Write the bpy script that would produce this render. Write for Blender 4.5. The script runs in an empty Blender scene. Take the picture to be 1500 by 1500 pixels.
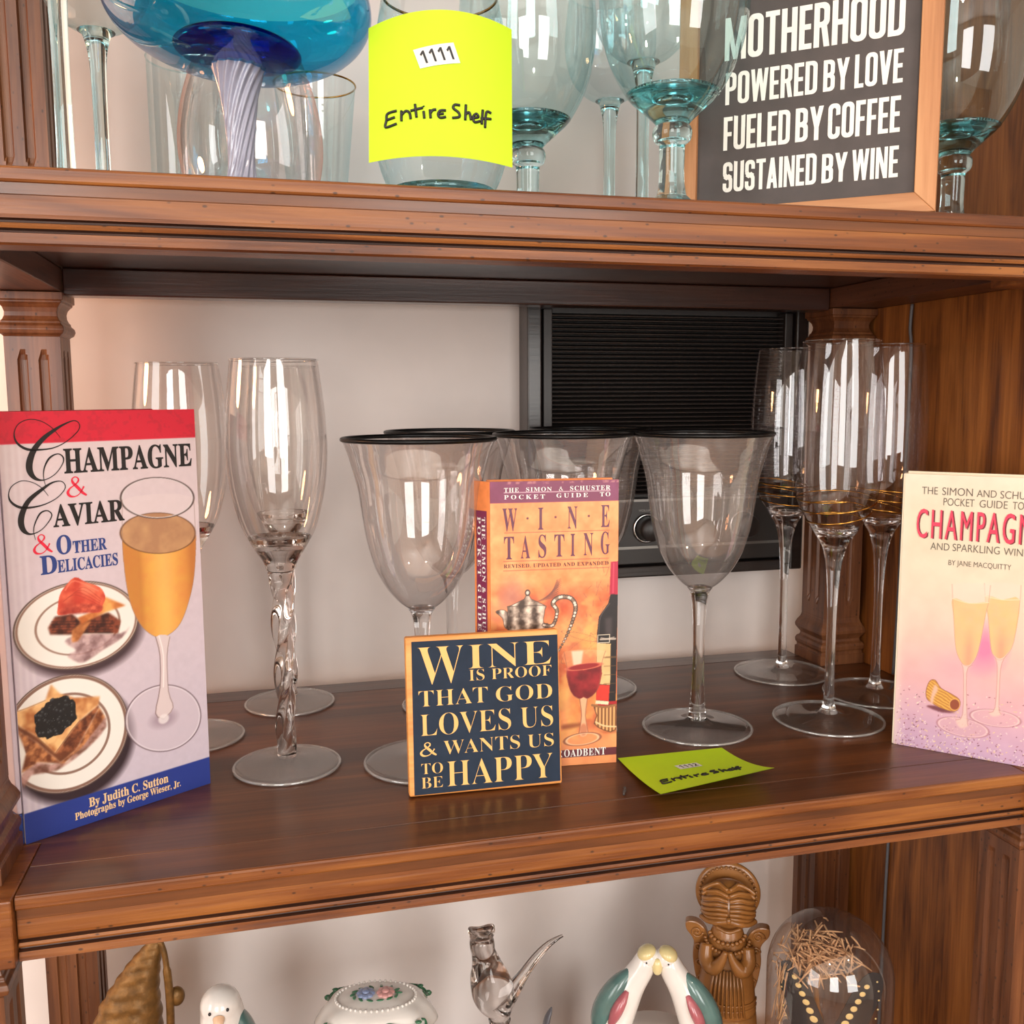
import bpy, bmesh, math, random
import numpy as np
from mathutils import Vector, Matrix
PI = math.pi
SC = bpy.context.scene
COL = SC.collection
rnd = random.Random(7)

# ------------------------------------------------------------------ camera, world, light, exposure
cam_d = bpy.data.cameras.new('camera'); cam = bpy.data.objects.new('camera', cam_d); COL.objects.link(cam)
cam_d.sensor_fit = 'HORIZONTAL'; cam_d.sensor_width = 36.0; cam_d.lens = 36.0*1398/1500
cam_d.clip_start = 0.01
_yaw, _pit, _rol = math.radians(14.35), math.radians(6.9), math.radians(-0.25)
_f = Vector((math.sin(_yaw)*math.cos(_pit), math.cos(_yaw)*math.cos(_pit), -math.sin(_pit)))
_r = Vector((math.cos(_yaw), -math.sin(_yaw), 0)); _u = _r.cross(_f)
_r2 = math.cos(_rol)*_r + math.sin(_rol)*_u; _u2 = -math.sin(_rol)*_r + math.cos(_rol)*_u
cam.matrix_world = Matrix(((_r2.x, _u2.x, -_f.x, 0), (_r2.y, _u2.y, -_f.y, -0.494), (_r2.z, _u2.z, -_f.z, 0.245), (0, 0, 0, 1)))
SC.camera = cam
SC.view_settings.view_transform = 'Standard'; SC.view_settings.look = 'None'
SC.view_settings.gamma = 1.0; SC.view_settings.use_curve_mapping = False
SC.view_settings.exposure = -0.6
SC.cycles.transparent_max_bounces = 40; SC.cycles.max_bounces = 20
SC.cycles.transmission_bounces = 16; SC.cycles.glossy_bounces = 8; SC.cycles.diffuse_bounces = 5
SC.cycles.caustics_reflective = False

world = bpy.data.worlds.new('daylight'); SC.world = world; world.use_nodes = True
wb = world.node_tree.nodes['Background']; wb.inputs[0].default_value = (0.85, 0.93, 1.0, 1); wb.inputs[1].default_value = 1.0

def area(name, loc, target, sx, sy, power, color):
    d = bpy.data.lights.new(name, 'AREA'); d.shape = 'RECTANGLE'; d.size = sx; d.size_y = sy
    d.energy = power; d.color = color
    o = bpy.data.objects.new(name, d); COL.objects.link(o); o.location = loc
    o.rotation_euler = (Vector(target)-Vector(loc)).to_track_quat('-Z', 'Y').to_euler()
    return o
# daylight coming in through the two windows of the wall behind the viewer and the one on the left
area('window_daylight', (-0.95, -2.72, 0.45), (-0.95, 0, 0.45), 0.9, 1.35, 62, (1.0, 0.97, 0.93))
area('window_daylight', (0.75, -2.72, 0.45), (0.75, 0, 0.45), 0.9, 1.35, 50, (1.0, 0.97, 0.93))
area('window_daylight', (-2.12, -1.3, 0.45), (0, -1.3, 0.45), 1.1, 1.3, 34, (1.0, 0.95, 0.9))
def point(name, loc, power, color, rad):
    d = bpy.data.lights.new(name, 'POINT'); d.energy = power; d.color = color; d.shadow_soft_size = rad
    o = bpy.data.objects.new(name, d); COL.objects.link(o); o.location = loc; return o
point('added_warm_light', (-0.46, 0.17, 0.335), 7.0, (1.0, 0.46, 0.2), 0.05)  # added out of view to tint the left wall peach; no lamp stands there
for _x in (-0.5, 0.8):
    point('ceiling_downlight', (_x, -1.2, 1.30), 9.0, (1.0, 0.86, 0.7), 0.045)

ART = {'cav': {'red': [(1.66, 220.98), (113.42, 220.62)], 'blue': [(-0.54, 17.81), (113.2, 17.48)], 'rim': [(86.99, 185.64), (109.82, 183.76), (87.62, 197.76)], 'surf': [(86.32, 164.48), (109.95, 161.87), (86.95, 176.68)], 'glass': [(64.99, 186.27), (63.77, 164.18), (64.19, 142.12), (66.53, 124.77), (71.46, 112.05), (77.21, 104.77), (83.69, 101.01), (90.55, 102.22), (97.26, 107.32), (103.02, 118.67), (107.96, 135.81), (109.99, 158.9), (109.84, 184.17)], 'liquid': [(63.82, 164.97), (64.19, 142.12), (66.53, 124.77), (71.46, 112.05), (77.21, 104.77), (83.69, 101.01), (90.55, 102.22), (97.26, 107.32), (103.02, 118.67), (107.96, 135.81), (110.19, 163.11), (102.57, 155.55), (85.71, 152.64), (70.4, 158.2)], 'stem': [(80.93, 101.97), (83.11, 89.78), (82.09, 70.14), (78.47, 54.9), (83.48, 50.18), (89.98, 55.81), (87.42, 66.75), (87.66, 88.83), (90.0, 100.21)], 'foot': [(83.81, 50.54), (108.12, 48.29), (82.18, 71.65)], 'plate1': [(35.84, 117.42), (70.88, 117.06), (34.95, 142.27)], 'plate2': [(26.45, 56.39), (61.3, 57.21), (23.99, 90.48)], 'salmon': [(26.06, 135.3), (28.61, 139.65), (35.12, 145.05), (41.19, 141.34), (48.97, 137.31), (51.88, 131.12), (49.99, 126.5), (48.14, 122.71), (37.05, 124.65), (30.82, 124.93), (24.69, 125.21), (24.98, 129.93)], 'salmon2': [(26.39, 128.1), (34.2, 129.57), (43.63, 128.39), (49.94, 125.69), (47.36, 123.26), (37.0, 123.85), (26.98, 125.21)], 'toast1': [(51.09, 131.66), (63.57, 124.21), (51.38, 122.15), (37.43, 117.7), (35.31, 121.72), (48.28, 125.15)], 'toast2': [(36.68, 118.24), (43.07, 118.7), (34.51, 108.12), (31.39, 108.33), (31.63, 115.14)], 'brown1': [(19.03, 119.11), (23.14, 124.69), (32.35, 124.66), (36.77, 119.84), (53.0, 121.87), (60.14, 115.61), (58.07, 108.47), (39.48, 112.03), (31.65, 112.72), (19.9, 114.98)], 'refl1': [(27.58, 109.49), (36.3, 111.82), (59.73, 108.15), (65.46, 112.12), (60.43, 105.5), (48.5, 100.37), (38.54, 95.86), (33.82, 96.46), (28.63, 101.22), (33.45, 103.46)], 'toast3': [(-4.18, 75.52), (5.28, 76.64), (15.04, 78.58), (18.57, 86.95), (23.15, 80.62), (31.06, 76.26), (45.35, 73.6), (44.26, 68.85), (33.41, 62.49), (28.41, 58.05), (18.43, 46.93), (9.36, 59.22), (1.03, 67.07)], 'toast4': [(-0.87, 66.1), (9.56, 55.81), (21.02, 41.15), (30.41, 46.07), (44.74, 67.37), (47.8, 60.73), (34.16, 46.93), (22.73, 39.68), (8.88, 44.78), (0.06, 40.93), (3.31, 52.02)], 'refl2': [(0.01, 40.02), (8.88, 44.78), (24.57, 40.09), (44.41, 61.61), (48.23, 54.73), (35.88, 44.49), (18.98, 37.0), (5.03, 38.46), (1.21, 32.19)], 'caviar': [(8.95, 70.53), (14.95, 77.0), (25.77, 79.18), (31.69, 73.64), (31.12, 63.92), (23.71, 57.7), (15.17, 55.99), (9.41, 60.01)], 'T': [{'s': 'HAMPAGNE', 'x': 32.84, 'w': 76.77, 'z': 203.59, 'h': 13.67, 'st': 'serif', 'c': 'black'}, {'s': 'AVIAR', 'x': 25.22, 'w': 40.33, 'z': 174.36, 'h': 12.33, 'st': 'serif', 'c': 'black'}, {'s': 'O', 'x': 26.12, 'w': 8.14, 'z': 158.96, 'h': 10.52, 'st': 'serif', 'c': 'blue'}, {'s': 'THER', 'x': 35.01, 'w': 19.24, 'z': 158.73, 'h': 6.85, 'st': 'serif', 'c': 'blue'}, {'s': 'D', 'x': 16.82, 'w': 9.05, 'z': 148.86, 'h': 10.43, 'st': 'serif', 'c': 'blue'}, {'s': 'ELICACIES', 'x': 26.02, 'w': 34.24, 'z': 148.88, 'h': 7.02, 'st': 'serif', 'c': 'blue'}, {'s': 'By Judith C. Sutton', 'x': 35.4, 'w': 49.01, 'z': 9.83, 'h': 5.41, 'st': 'serif', 'c': 'tan'}, {'s': 'Photographs by George Wieser, Jr.', 'x': 27.06, 'w': 65.34, 'z': 4.71, 'h': 4.22, 'st': 'serif', 'c': 'tan'}], 'amp': [{'s': '&', 'x': 33.53, 'w': 10.88, 'z': 190.36, 'h': 11.04}, {'s': '&', 'x': 13.79, 'w': 10.01, 'z': 160.63, 'h': 10.49}], 'C1': [(31.83, 223.48, 0.22), (27.81, 228.78, 0.36), (22.33, 232.58, 0.36), (16.1, 233.8, 0.42), (10.44, 231.41, 0.41), (7.94, 226.46, 0.54), (9.12, 221.4, 1.09), (13.72, 217.95, 1.38), (19.98, 217.31, 0.98), (27.88, 218.07, 0.58), (35.38, 221.49, 0.44), (41.64, 226.89, 0.45), (42.61, 230.63, 0.45), (39.74, 232.57, 0.52), (33.71, 230.47, 1.02), (27.7, 226.94, 1.87), (22.46, 223.07, 2.41), (17.52, 217.42, 2.94), (14.81, 210.99, 3.5), (14.7, 205.89, 3.22), (17.26, 201.92, 1.82), (21.8, 200.8, 0.57), (27.73, 203.6, 0.43), (32.06, 208.94, 0.51), (32.64, 212.64, 0.74), (29.85, 214.64, 0.58), (25.39, 212.64, 1.01), (22.36, 207.63, 0.71), (21.55, 202.51, 0.43), (22.32, 197.65, 0.21)], 'C2': [(23.41, 191.99, 0.22), (20.12, 196.7, 0.35), (15.39, 199.99, 0.34), (9.89, 201.1, 0.41), (4.94, 198.55, 0.41), (3.11, 194.36, 0.54), (4.07, 190.3, 1.09), (8.31, 187.01, 1.38), (14.54, 186.45, 0.98), (21.71, 187.67, 0.57), (28.41, 190.84, 0.43), (32.74, 195.76, 0.44), (31.11, 199.34, 0.44), (26.0, 199.1, 0.86), (20.06, 195.6, 1.68), (13.4, 190.6, 2.38), (9.92, 185.04, 2.9), (8.38, 179.32, 3.17), (9.46, 174.43, 2.48), (13.08, 171.97, 0.84), (18.71, 173.81, 0.43), (23.31, 178.56, 0.5), (24.59, 181.81, 0.58), (22.2, 183.98, 0.58), (18.55, 182.75, 0.85), (15.63, 177.85, 0.63), (14.58, 173.51, 0.42), (15.19, 168.61, 0.21)]}, 'wt': {'top': [(0.48, 176.89), (85.34, 177.56)], 'bot': [(47.66, 9.72), (83.91, 12.33), (47.67, 4.24), (83.96, 6.8)], 'capsule': [(79.7, 136.96), (85.16, 137.34), (84.51, 115.12), (78.96, 115.34)], 'bottle': [(79.85, 115.77), (78.11, 109.21), (71.91, 100.6), (70.64, 89.1), (70.5, 41.48), (83.84, 40.7), (84.79, 115.14)], 'label': [(70.69, 82.86), (80.13, 81.96), (79.91, 54.08), (70.6, 55.04)], 'labelred': [(70.6, 54.59), (79.64, 53.82), (79.1, 42.79), (70.31, 44.03)], 'labelwhite': [(70.13, 43.86), (79.01, 42.62), (78.94, 40.26), (69.96, 41.51)], 'tag': [(71.37, 88.18), (79.36, 88.26), (79.22, 82.9), (71.13, 83.02)], 'wine': [(50.39, 67.35), (61.83, 64.96), (73.75, 68.38), (72.68, 54.03), (67.76, 47.07), (61.47, 45.18), (55.18, 47.79), (51.58, 55.19)], 'winetop': [(61.99, 67.37), (73.75, 68.38), (62.25, 69.42)], 'bowl': [(48.41, 78.15), (50.39, 67.35), (51.58, 55.19), (55.18, 47.79), (61.47, 44.91), (67.76, 47.07), (72.23, 54.05), (73.93, 68.37), (76.57, 77.21)], 'gstem': [(59.22, 45.31), (60.44, 33.92), (58.87, 22.2), (61.59, 19.29), (65.01, 22.26), (63.15, 33.76), (64.35, 45.01)], 'gfoot': [(61.15, 17.68), (73.38, 18.53), (61.13, 21.87)], 'coaster': [(68.7, 40.68), (75.95, 38.89), (83.85, 39.79), (84.0, 22.88), (76.07, 22.93), (69.23, 27.92), (71.01, 33.28)], 'shadow': [(47.62, 28.36), (59.75, 28.97), (63.36, 27.83), (57.96, 26.35), (47.63, 25.19)], 'shadow2': [(70.62, 23.28), (76.08, 22.01), (84.01, 22.42), (84.02, 21.05), (75.18, 21.34)], 'pot': [(11.23, 107.61), (13.03, 110.24), (34.65, 109.72), (35.56, 106.6), (34.65, 98.46), (38.29, 96.47), (33.73, 85.72), (14.72, 86.62), (11.53, 95.85)], 'lid': [(12.13, 109.92), (18.42, 112.72), (22.02, 114.38), (24.19, 118.44), (26.52, 114.2), (31.03, 112.04), (35.56, 109.68)], 'spout': [(3.18, 106.68), (8.54, 107.72), (13.0, 103.02), (14.75, 93.89), (9.37, 95.94), (7.62, 102.35)], 'handle': [(34.65, 96.63, 1.82), (41.02, 96.35, 2.18), (43.74, 105.35, 2.2), (41.01, 110.91, 2.55), (45.55, 114.72, 2.55), (52.85, 113.71, 2.56), (56.17, 107.56, 2.56), (53.82, 97.61, 2.21), (49.26, 86.83, 1.66), (44.7, 78.78, 1.1)], 'leaf': [(34.58, 118.44), (39.44, 123.11), (52.69, 122.61)], 'T': [{'s': 'THE', 'x': 9.09, 'w': 9.49, 'z': 184.15, 'h': 2.81, 'ls': 1.2, 'c': 'white'}, {'s': 'SIMON', 'x': 23.34, 'w': 16.75, 'z': 184.42, 'h': 2.62, 'ls': 1.2, 'c': 'white'}, {'s': 'SCHUSTER', 'x': 52.15, 'w': 26.81, 'z': 184.53, 'h': 2.85, 'ls': 1.2, 'c': 'white'}, {'s': 'POCKET', 'x': 9.07, 'w': 26.56, 'z': 179.67, 'h': 2.68, 'ls': 1.5, 'c': 'white'}, {'s': 'GUIDE', 'x': 43.19, 'w': 20.77, 'z': 180.09, 'h': 2.71, 'ls': 1.5, 'c': 'white'}, {'s': 'TO', 'x': 71.99, 'w': 7.0, 'z': 180.31, 'h': 2.73, 'ls': 1.3, 'c': 'white'}, {'s': 'W', 'x': 7.94, 'w': 9.53, 'z': 159.28, 'h': 14.51, 'c': 'plum'}, {'s': 'I', 'x': 31.16, 'w': 3.44, 'z': 159.58, 'h': 14.26, 'c': 'plum'}, {'s': 'N', 'x': 50.63, 'w': 6.47, 'z': 159.8, 'h': 14.33, 'c': 'plum'}, {'s': 'E', 'x': 72.83, 'w': 5.76, 'z': 160.16, 'h': 14.41, 'c': 'plum'}, {'s': 'T', 'x': 8.86, 'w': 6.49, 'z': 140.83, 'h': 14.69, 'c': 'plum'}, {'s': 'A', 'x': 19.8, 'w': 5.97, 'z': 141.17, 'h': 14.52, 'c': 'plum'}, {'s': 'S', 'x': 31.34, 'w': 5.18, 'z': 141.36, 'h': 14.64, 'c': 'plum'}, {'s': 'T', 'x': 41.85, 'w': 6.6, 'z': 141.55, 'h': 14.54, 'c': 'plum'}, {'s': 'I', 'x': 52.63, 'w': 2.93, 'z': 141.67, 'h': 14.58, 'c': 'plum'}, {'s': 'N', 'x': 61.37, 'w': 6.31, 'z': 141.89, 'h': 14.62, 'c': 'plum'}, {'s': 'G', 'x': 72.81, 'w': 5.93, 'z': 142.47, 'h': 14.45, 'c': 'plum'}, {'s': 'REVISED, UPDATED AND EXPANDED', 'x': 8.62, 'w': 69.47, 'z': 135.14, 'h': 2.46, 'c': 'dplum', 'ls': 1.1}, {'s': 'OADBENT', 'x': 48.57, 'w': 28.53, 'z': 6.18, 'h': 5.02, 'c': 'white', 'ls': 1.1}], 'amp': [{'s': '&', 'x': 44.91, 'w': 2.62, 'z': 184.43, 'h': 2.7}], 'rules': [[(9.09, 183.68), (78.96, 184.13)], [(9.29, 157.31), (78.47, 158.61)], [(8.51, 138.63), (78.26, 140.27)], [(8.48, 132.62), (78.31, 134.08)]], 'dots': [(24.32, 167.08), (42.66, 167.43), (64.73, 167.63)]}, 'ch': {'g1': [(32.62, 117.99), (33.48, 107.77), (34.7, 95.22), (36.96, 74.25), (40.76, 65.32), (44.03, 62.97), (47.1, 64.38), (50.79, 73.85), (54.03, 99.9), (55.26, 107.9), (55.9, 119.47)], 'l1': [(33.33, 108.22), (34.7, 95.22), (36.96, 74.25), (40.76, 65.32), (44.01, 63.44), (47.06, 65.32), (50.75, 74.79), (54.03, 99.9), (55.26, 107.9), (43.83, 106.13)], 'g2': [(52.19, 120.46), (53.01, 112.26), (55.57, 97.77), (58.34, 76.79), (61.19, 71.15), (64.49, 70.24), (67.92, 73.99), (71.45, 83.24), (73.61, 109.99), (73.68, 121.31)], 'l2': [(53.02, 112.03), (55.57, 97.77), (58.31, 77.25), (61.14, 72.08), (64.44, 71.16), (67.88, 74.9), (71.42, 83.69), (73.52, 111.79), (63.22, 110.64)], 's1': [(40.98, 63.78), (42.53, 57.69), (43.33, 29.19), (39.31, 24.46), (42.39, 19.41), (47.2, 21.91), (46.28, 26.53), (44.41, 57.98), (47.61, 63.98)], 's2': [(60.97, 71.43), (62.71, 63.93), (62.7, 37.39), (59.15, 33.22), (62.0, 30.98), (66.64, 33.39), (65.06, 37.8), (64.72, 64.24), (67.3, 73.13)], 'f1': [(43.77, 20.07), (59.79, 20.31), (42.05, 26.56)], 'f2': [(63.07, 29.99), (78.2, 30.81), (61.76, 35.65)], 'cork': [(19.76, 42.02), (21.64, 48.8), (25.21, 50.17), (29.05, 45.17), (35.63, 42.25), (40.74, 39.12), (41.32, 34.43), (38.32, 30.3), (30.42, 30.91), (23.77, 33.79), (20.37, 36.45)], 'corkend': [(38.1, 35.07), (41.26, 35.62), (37.91, 39.04)], 'corkgap': [(25.0, 46.92), (27.29, 44.07), (25.04, 38.05), (24.51, 33.51), (22.69, 33.6), (23.16, 39.35)], 'corkshadow': [(20.26, 30.74), (26.03, 32.16), (36.2, 29.92), (39.07, 29.63), (30.55, 28.11)], 'spot': [(54.23, 76.68), (64.35, 78.1), (53.58, 89.79)], 'T': [{'s': 'THE', 'x': 11.09, 'w': 9.92, 'z': 178.07, 'h': 4.9}, {'s': 'SIMON', 'x': 23.75, 'w': 18.62, 'z': 177.97, 'h': 5.05}, {'s': 'AND', 'x': 44.83, 'w': 11.69, 'z': 177.8, 'h': 4.64}, {'s': 'SCHUSTER', 'x': 58.74, 'w': 27.53, 'z': 177.5, 'h': 4.84}, {'s': 'POCKET', 'x': 24.87, 'w': 18.8, 'z': 171.03, 'h': 4.93}, {'s': 'GUIDE', 'x': 46.79, 'w': 16.5, 'z': 170.88, 'h': 4.9}, {'s': 'TO', 'x': 66.19, 'w': 6.56, 'z': 170.78, 'h': 4.88}, {'s': 'CHAMPAGNE', 'x': 8.74, 'w': 76.37, 'z': 148.25, 'h': 19.52, 'c': 'red'}, {'s': 'AND', 'x': 18.13, 'w': 11.76, 'z': 140.52, 'h': 4.8}, {'s': 'SPARKLING', 'x': 31.86, 'w': 28.31, 'z': 140.58, 'h': 4.94}, {'s': 'WINES', 'x': 62.53, 'w': 16.74, 'z': 140.41, 'h': 4.75}, {'s': 'BY JANE MACQUITTY', 'x': 29.83, 'w': 37.58, 'z': 130.89, 'h': 3.41}]}, 'block': {'panel': [(3.77, 95.52), (96.17, 94.86), (95.79, 1.94), (3.11, 0.94)], 'corners': [(-0.0, -0.07), (97.12, -0.04), (96.13, 97.37), (1.55, 98.12)], 'T': [{'s': 'W', 'x': 7.24, 'w': 28.52, 'z': 69.21, 'h': 22.48}, {'s': 'INE', 'x': 38.6, 'w': 53.06, 'z': 76.92, 'h': 14.56}, {'s': 'IS', 'x': 38.9, 'w': 9.71, 'z': 69.39, 'h': 6.63}, {'s': 'PROOF', 'x': 53.12, 'w': 38.5, 'z': 69.44, 'h': 6.44}, {'s': 'THAT', 'x': 7.21, 'w': 43.11, 'z': 55.42, 'h': 9.47}, {'s': 'GOD', 'x': 55.6, 'w': 36.17, 'z': 55.16, 'h': 9.04}, {'s': 'LOVES', 'x': 7.79, 'w': 56.91, 'z': 37.39, 'h': 12.9}, {'s': 'US', 'x': 70.82, 'w': 21.1, 'z': 37.62, 'h': 12.52}, {'s': 'WANTS', 'x': 21.73, 'w': 48.34, 'z': 24.85, 'h': 8.28}, {'s': 'US', 'x': 75.05, 'w': 16.92, 'z': 24.77, 'h': 7.92}, {'s': 'TO', 'x': 7.7, 'w': 13.34, 'z': 13.76, 'h': 6.35}, {'s': 'BE', 'x': 7.45, 'w': 13.34, 'z': 4.98, 'h': 6.57}, {'s': 'HAPPY', 'x': 23.39, 'w': 67.66, 'z': 4.96, 'h': 15.2}], 'amp': [{'s': '&', 'x': 7.28, 'w': 10.03, 'z': 24.79, 'h': 8.24}]}, 'frame': {'ends': [(0.2631, 0.0976, 0.351), (0.3824, 0.001, 0.351)], 'inner': [(17.62, 19.54), (142.68, 11.15), (142.94, 118.81)], 'T': [{'s': 'MOTHERHOOD', 'x': 27.83, 'w': 104.83, 'z': 102.28, 'h': 25.51}, {'s': 'POWERED', 'x': 28.8, 'w': 55.62, 'z': 75.65, 'h': 19.28}, {'s': 'BY', 'x': 87.89, 'w': 14.88, 'z': 76.0, 'h': 18.15}, {'s': 'LOVE', 'x': 105.83, 'w': 26.86, 'z': 75.78, 'h': 19.16}, {'s': 'FUELED', 'x': 28.15, 'w': 40.97, 'z': 48.02, 'h': 20.34}, {'s': 'BY', 'x': 72.34, 'w': 16.47, 'z': 48.35, 'h': 19.84}, {'s': 'COFFEE', 'x': 91.49, 'w': 40.73, 'z': 47.9, 'h': 20.62}, {'s': 'SUSTAINED', 'x': 28.34, 'w': 57.23, 'z': 22.29, 'h': 18.46}, {'s': 'BY', 'x': 88.75, 'w': 14.8, 'z': 22.39, 'h': 17.11}, {'s': 'WINE', 'x': 106.19, 'w': 26.0, 'z': 22.13, 'h': 18.06}]}}

# ------------------------------------------------------------------ materials
def lin(c):
    def f(v):
        v /= 255.0
        return v/12.92 if v <= 0.04045 else ((v+0.055)/1.055)**2.4
    return (f(c[0]), f(c[1]), f(c[2]), 1.0)
def newmat(name):
    m = bpy.data.materials.new(name); m.use_nodes = True
    nt = m.node_tree; b = nt.nodes['Principled BSDF']
    return m, nt, b
def N(nt, typ, **k):
    n = nt.nodes.new(typ)
    for a, v in k.items(): setattr(n, a, v)
    return n
def L(nt, a, b): nt.links.new(a, b)
def plain(name, rgb, rough=0.5, metal=0.0, spec=0.5, coat=0.0, vary=0.06, scale=40.0, bump=0.0):
    m, nt, b = newmat(name)
    b.inputs['Roughness'].default_value = rough; b.inputs['Metallic'].default_value = metal
    b.inputs['Specular IOR Level'].default_value = spec; b.inputs['Coat Weight'].default_value = coat
    b.inputs['Coat Roughness'].default_value = 0.08
    tc = N(nt, 'ShaderNodeTexCoord'); nz = N(nt, 'ShaderNodeTexNoise'); nz.inputs['Scale'].default_value = scale; nz.inputs['Detail'].default_value = 4
    L(nt, tc.outputs['Object'], nz.inputs['Vector'])
    cr = N(nt, 'ShaderNodeValToRGB'); c = lin(rgb)
    cr.color_ramp.elements[0].position = 0.3; cr.color_ramp.elements[1].position = 0.7
    cr.color_ramp.elements[0].color = tuple(v*(1-vary) for v in c[:3])+(1,)
    cr.color_ramp.elements[1].color = tuple(min(1, v*(1+vary)) for v in c[:3])+(1,)
    L(nt, nz.outputs['Fac'], cr.inputs['Fac']); L(nt, cr.outputs['Color'], b.inputs['Base Color'])
    if bump:
        bp = N(nt, 'ShaderNodeBump'); bp.inputs['Strength'].default_value = bump; bp.inputs['Distance'].default_value = 0.002
        L(nt, nz.outputs['Fac'], bp.inputs['Height']); L(nt, bp.outputs['Normal'], b.inputs['Normal'])
    return m
def wood(name, axis, dark, mid, light, rough=0.32, scale=1.0, pores=True, coat=0.25, bump=0.12):
    m, nt, b = newmat(name)
    tc = N(nt, 'ShaderNodeTexCoord'); mp = N(nt, 'ShaderNodeMapping')
    s = [38.0*scale]*3; s['XYZ'.index(axis)] = 3.2*scale
    mp.inputs['Scale'].default_value = s
    L(nt, tc.outputs['Object'], mp.inputs['Vector'])
    n1 = N(nt, 'ShaderNodeTexNoise'); n1.inputs['Scale'].default_value = 1.0; n1.inputs['Detail'].default_value = 6; n1.inputs['Distortion'].default_value = 1.4
    L(nt, mp.outputs['Vector'], n1.inputs['Vector'])
    mp2 = N(nt, 'ShaderNodeMapping'); s2 = [420.0*scale]*3; s2['XYZ'.index(axis)] = 14.0*scale
    mp2.inputs['Scale'].default_value = s2; L(nt, tc.outputs['Object'], mp2.inputs['Vector'])
    n2 = N(nt, 'ShaderNodeTexNoise'); n2.inputs['Scale'].default_value = 1.0; n2.inputs['Detail'].default_value = 3
    L(nt, mp2.outputs['Vector'], n2.inputs['Vector'])
    cr = N(nt, 'ShaderNodeValToRGB'); e = cr.color_ramp.elements
    e[0].position = 0.32; e[0].color = lin(dark); e[1].position = 0.72; e[1].color = lin(light)
    x = e.new(0.5); x.color = lin(mid)
    ad = N(nt, 'ShaderNodeMath', operation='MULTIPLY_ADD'); ad.inputs[1].default_value = 0.35; ad.inputs[2].default_value = -0.175
    L(nt, n2.outputs['Fac'], ad.inputs[0])
    sm = N(nt, 'ShaderNodeMath', operation='ADD'); L(nt, n1.outputs['Fac'], sm.inputs[0]); L(nt, ad.outputs[0], sm.inputs[1])
    L(nt, sm.outputs[0], cr.inputs['Fac'])
    col = cr.outputs['Color']
    if pores:   # worm holes and flecks of the distressed finish
        vo = N(nt, 'ShaderNodeTexVoronoi'); vo.inputs['Scale'].default_value = 240
        mp3 = N(nt, 'ShaderNodeMapping'); s3 = [1.0]*3; s3['XYZ'.index(axis)] = 0.55; mp3.inputs['Scale'].default_value = s3
        L(nt, tc.outputs['Object'], mp3.inputs['Vector']); L(nt, mp3.outputs['Vector'], vo.inputs['Vector'])
        r2 = N(nt, 'ShaderNodeValToRGB'); r2.color_ramp.elements[0].position = 0.10; r2.color_ramp.elements[0].color = (1, 1, 1, 1)
        r2.color_ramp.elements[1].position = 0.20; r2.color_ramp.elements[1].color = (0, 0, 0, 1)
        L(nt, vo.outputs['Distance'], r2.inputs['Fac'])
        sp = N(nt, 'ShaderNodeSeparateColor'); L(nt, vo.outputs['Color'], sp.inputs['Color'])
        gt = N(nt, 'ShaderNodeMath', operation='GREATER_THAN'); gt.inputs[1].default_value = 0.52; L(nt, sp.outputs[0], gt.inputs[0])
        mu = N(nt, 'ShaderNodeMath', operation='MULTIPLY'); L(nt, gt.outputs[0], mu.inputs[0]); L(nt, r2.outputs['Color'], mu.inputs[1])
        m3 = N(nt, 'ShaderNodeMath', operation='MULTIPLY'); m3.inputs[1].default_value = 0.75; L(nt, mu.outputs[0], m3.inputs[0])
        mx = N(nt, 'ShaderNodeMixRGB'); mx.inputs['Color2'].default_value = lin((38, 20, 12))
        L(nt, m3.outputs[0], mx.inputs['Fac']); L(nt, col, mx.inputs['Color1']); col = mx.outputs['Color']
    L(nt, col, b.inputs['Base Color'])
    b.inputs['Roughness'].default_value = rough
    b.inputs['Coat Weight'].default_value = coat; b.inputs['Coat Roughness'].default_value = 0.16
    bp = N(nt, 'ShaderNodeBump'); bp.inputs['Strength'].default_value = bump; bp.inputs['Distance'].default_value = 0.0012
    L(nt, n2.outputs['Fac'], bp.inputs['Height']); L(nt, bp.outputs['Normal'], b.inputs['Normal'])
    return m
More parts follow.
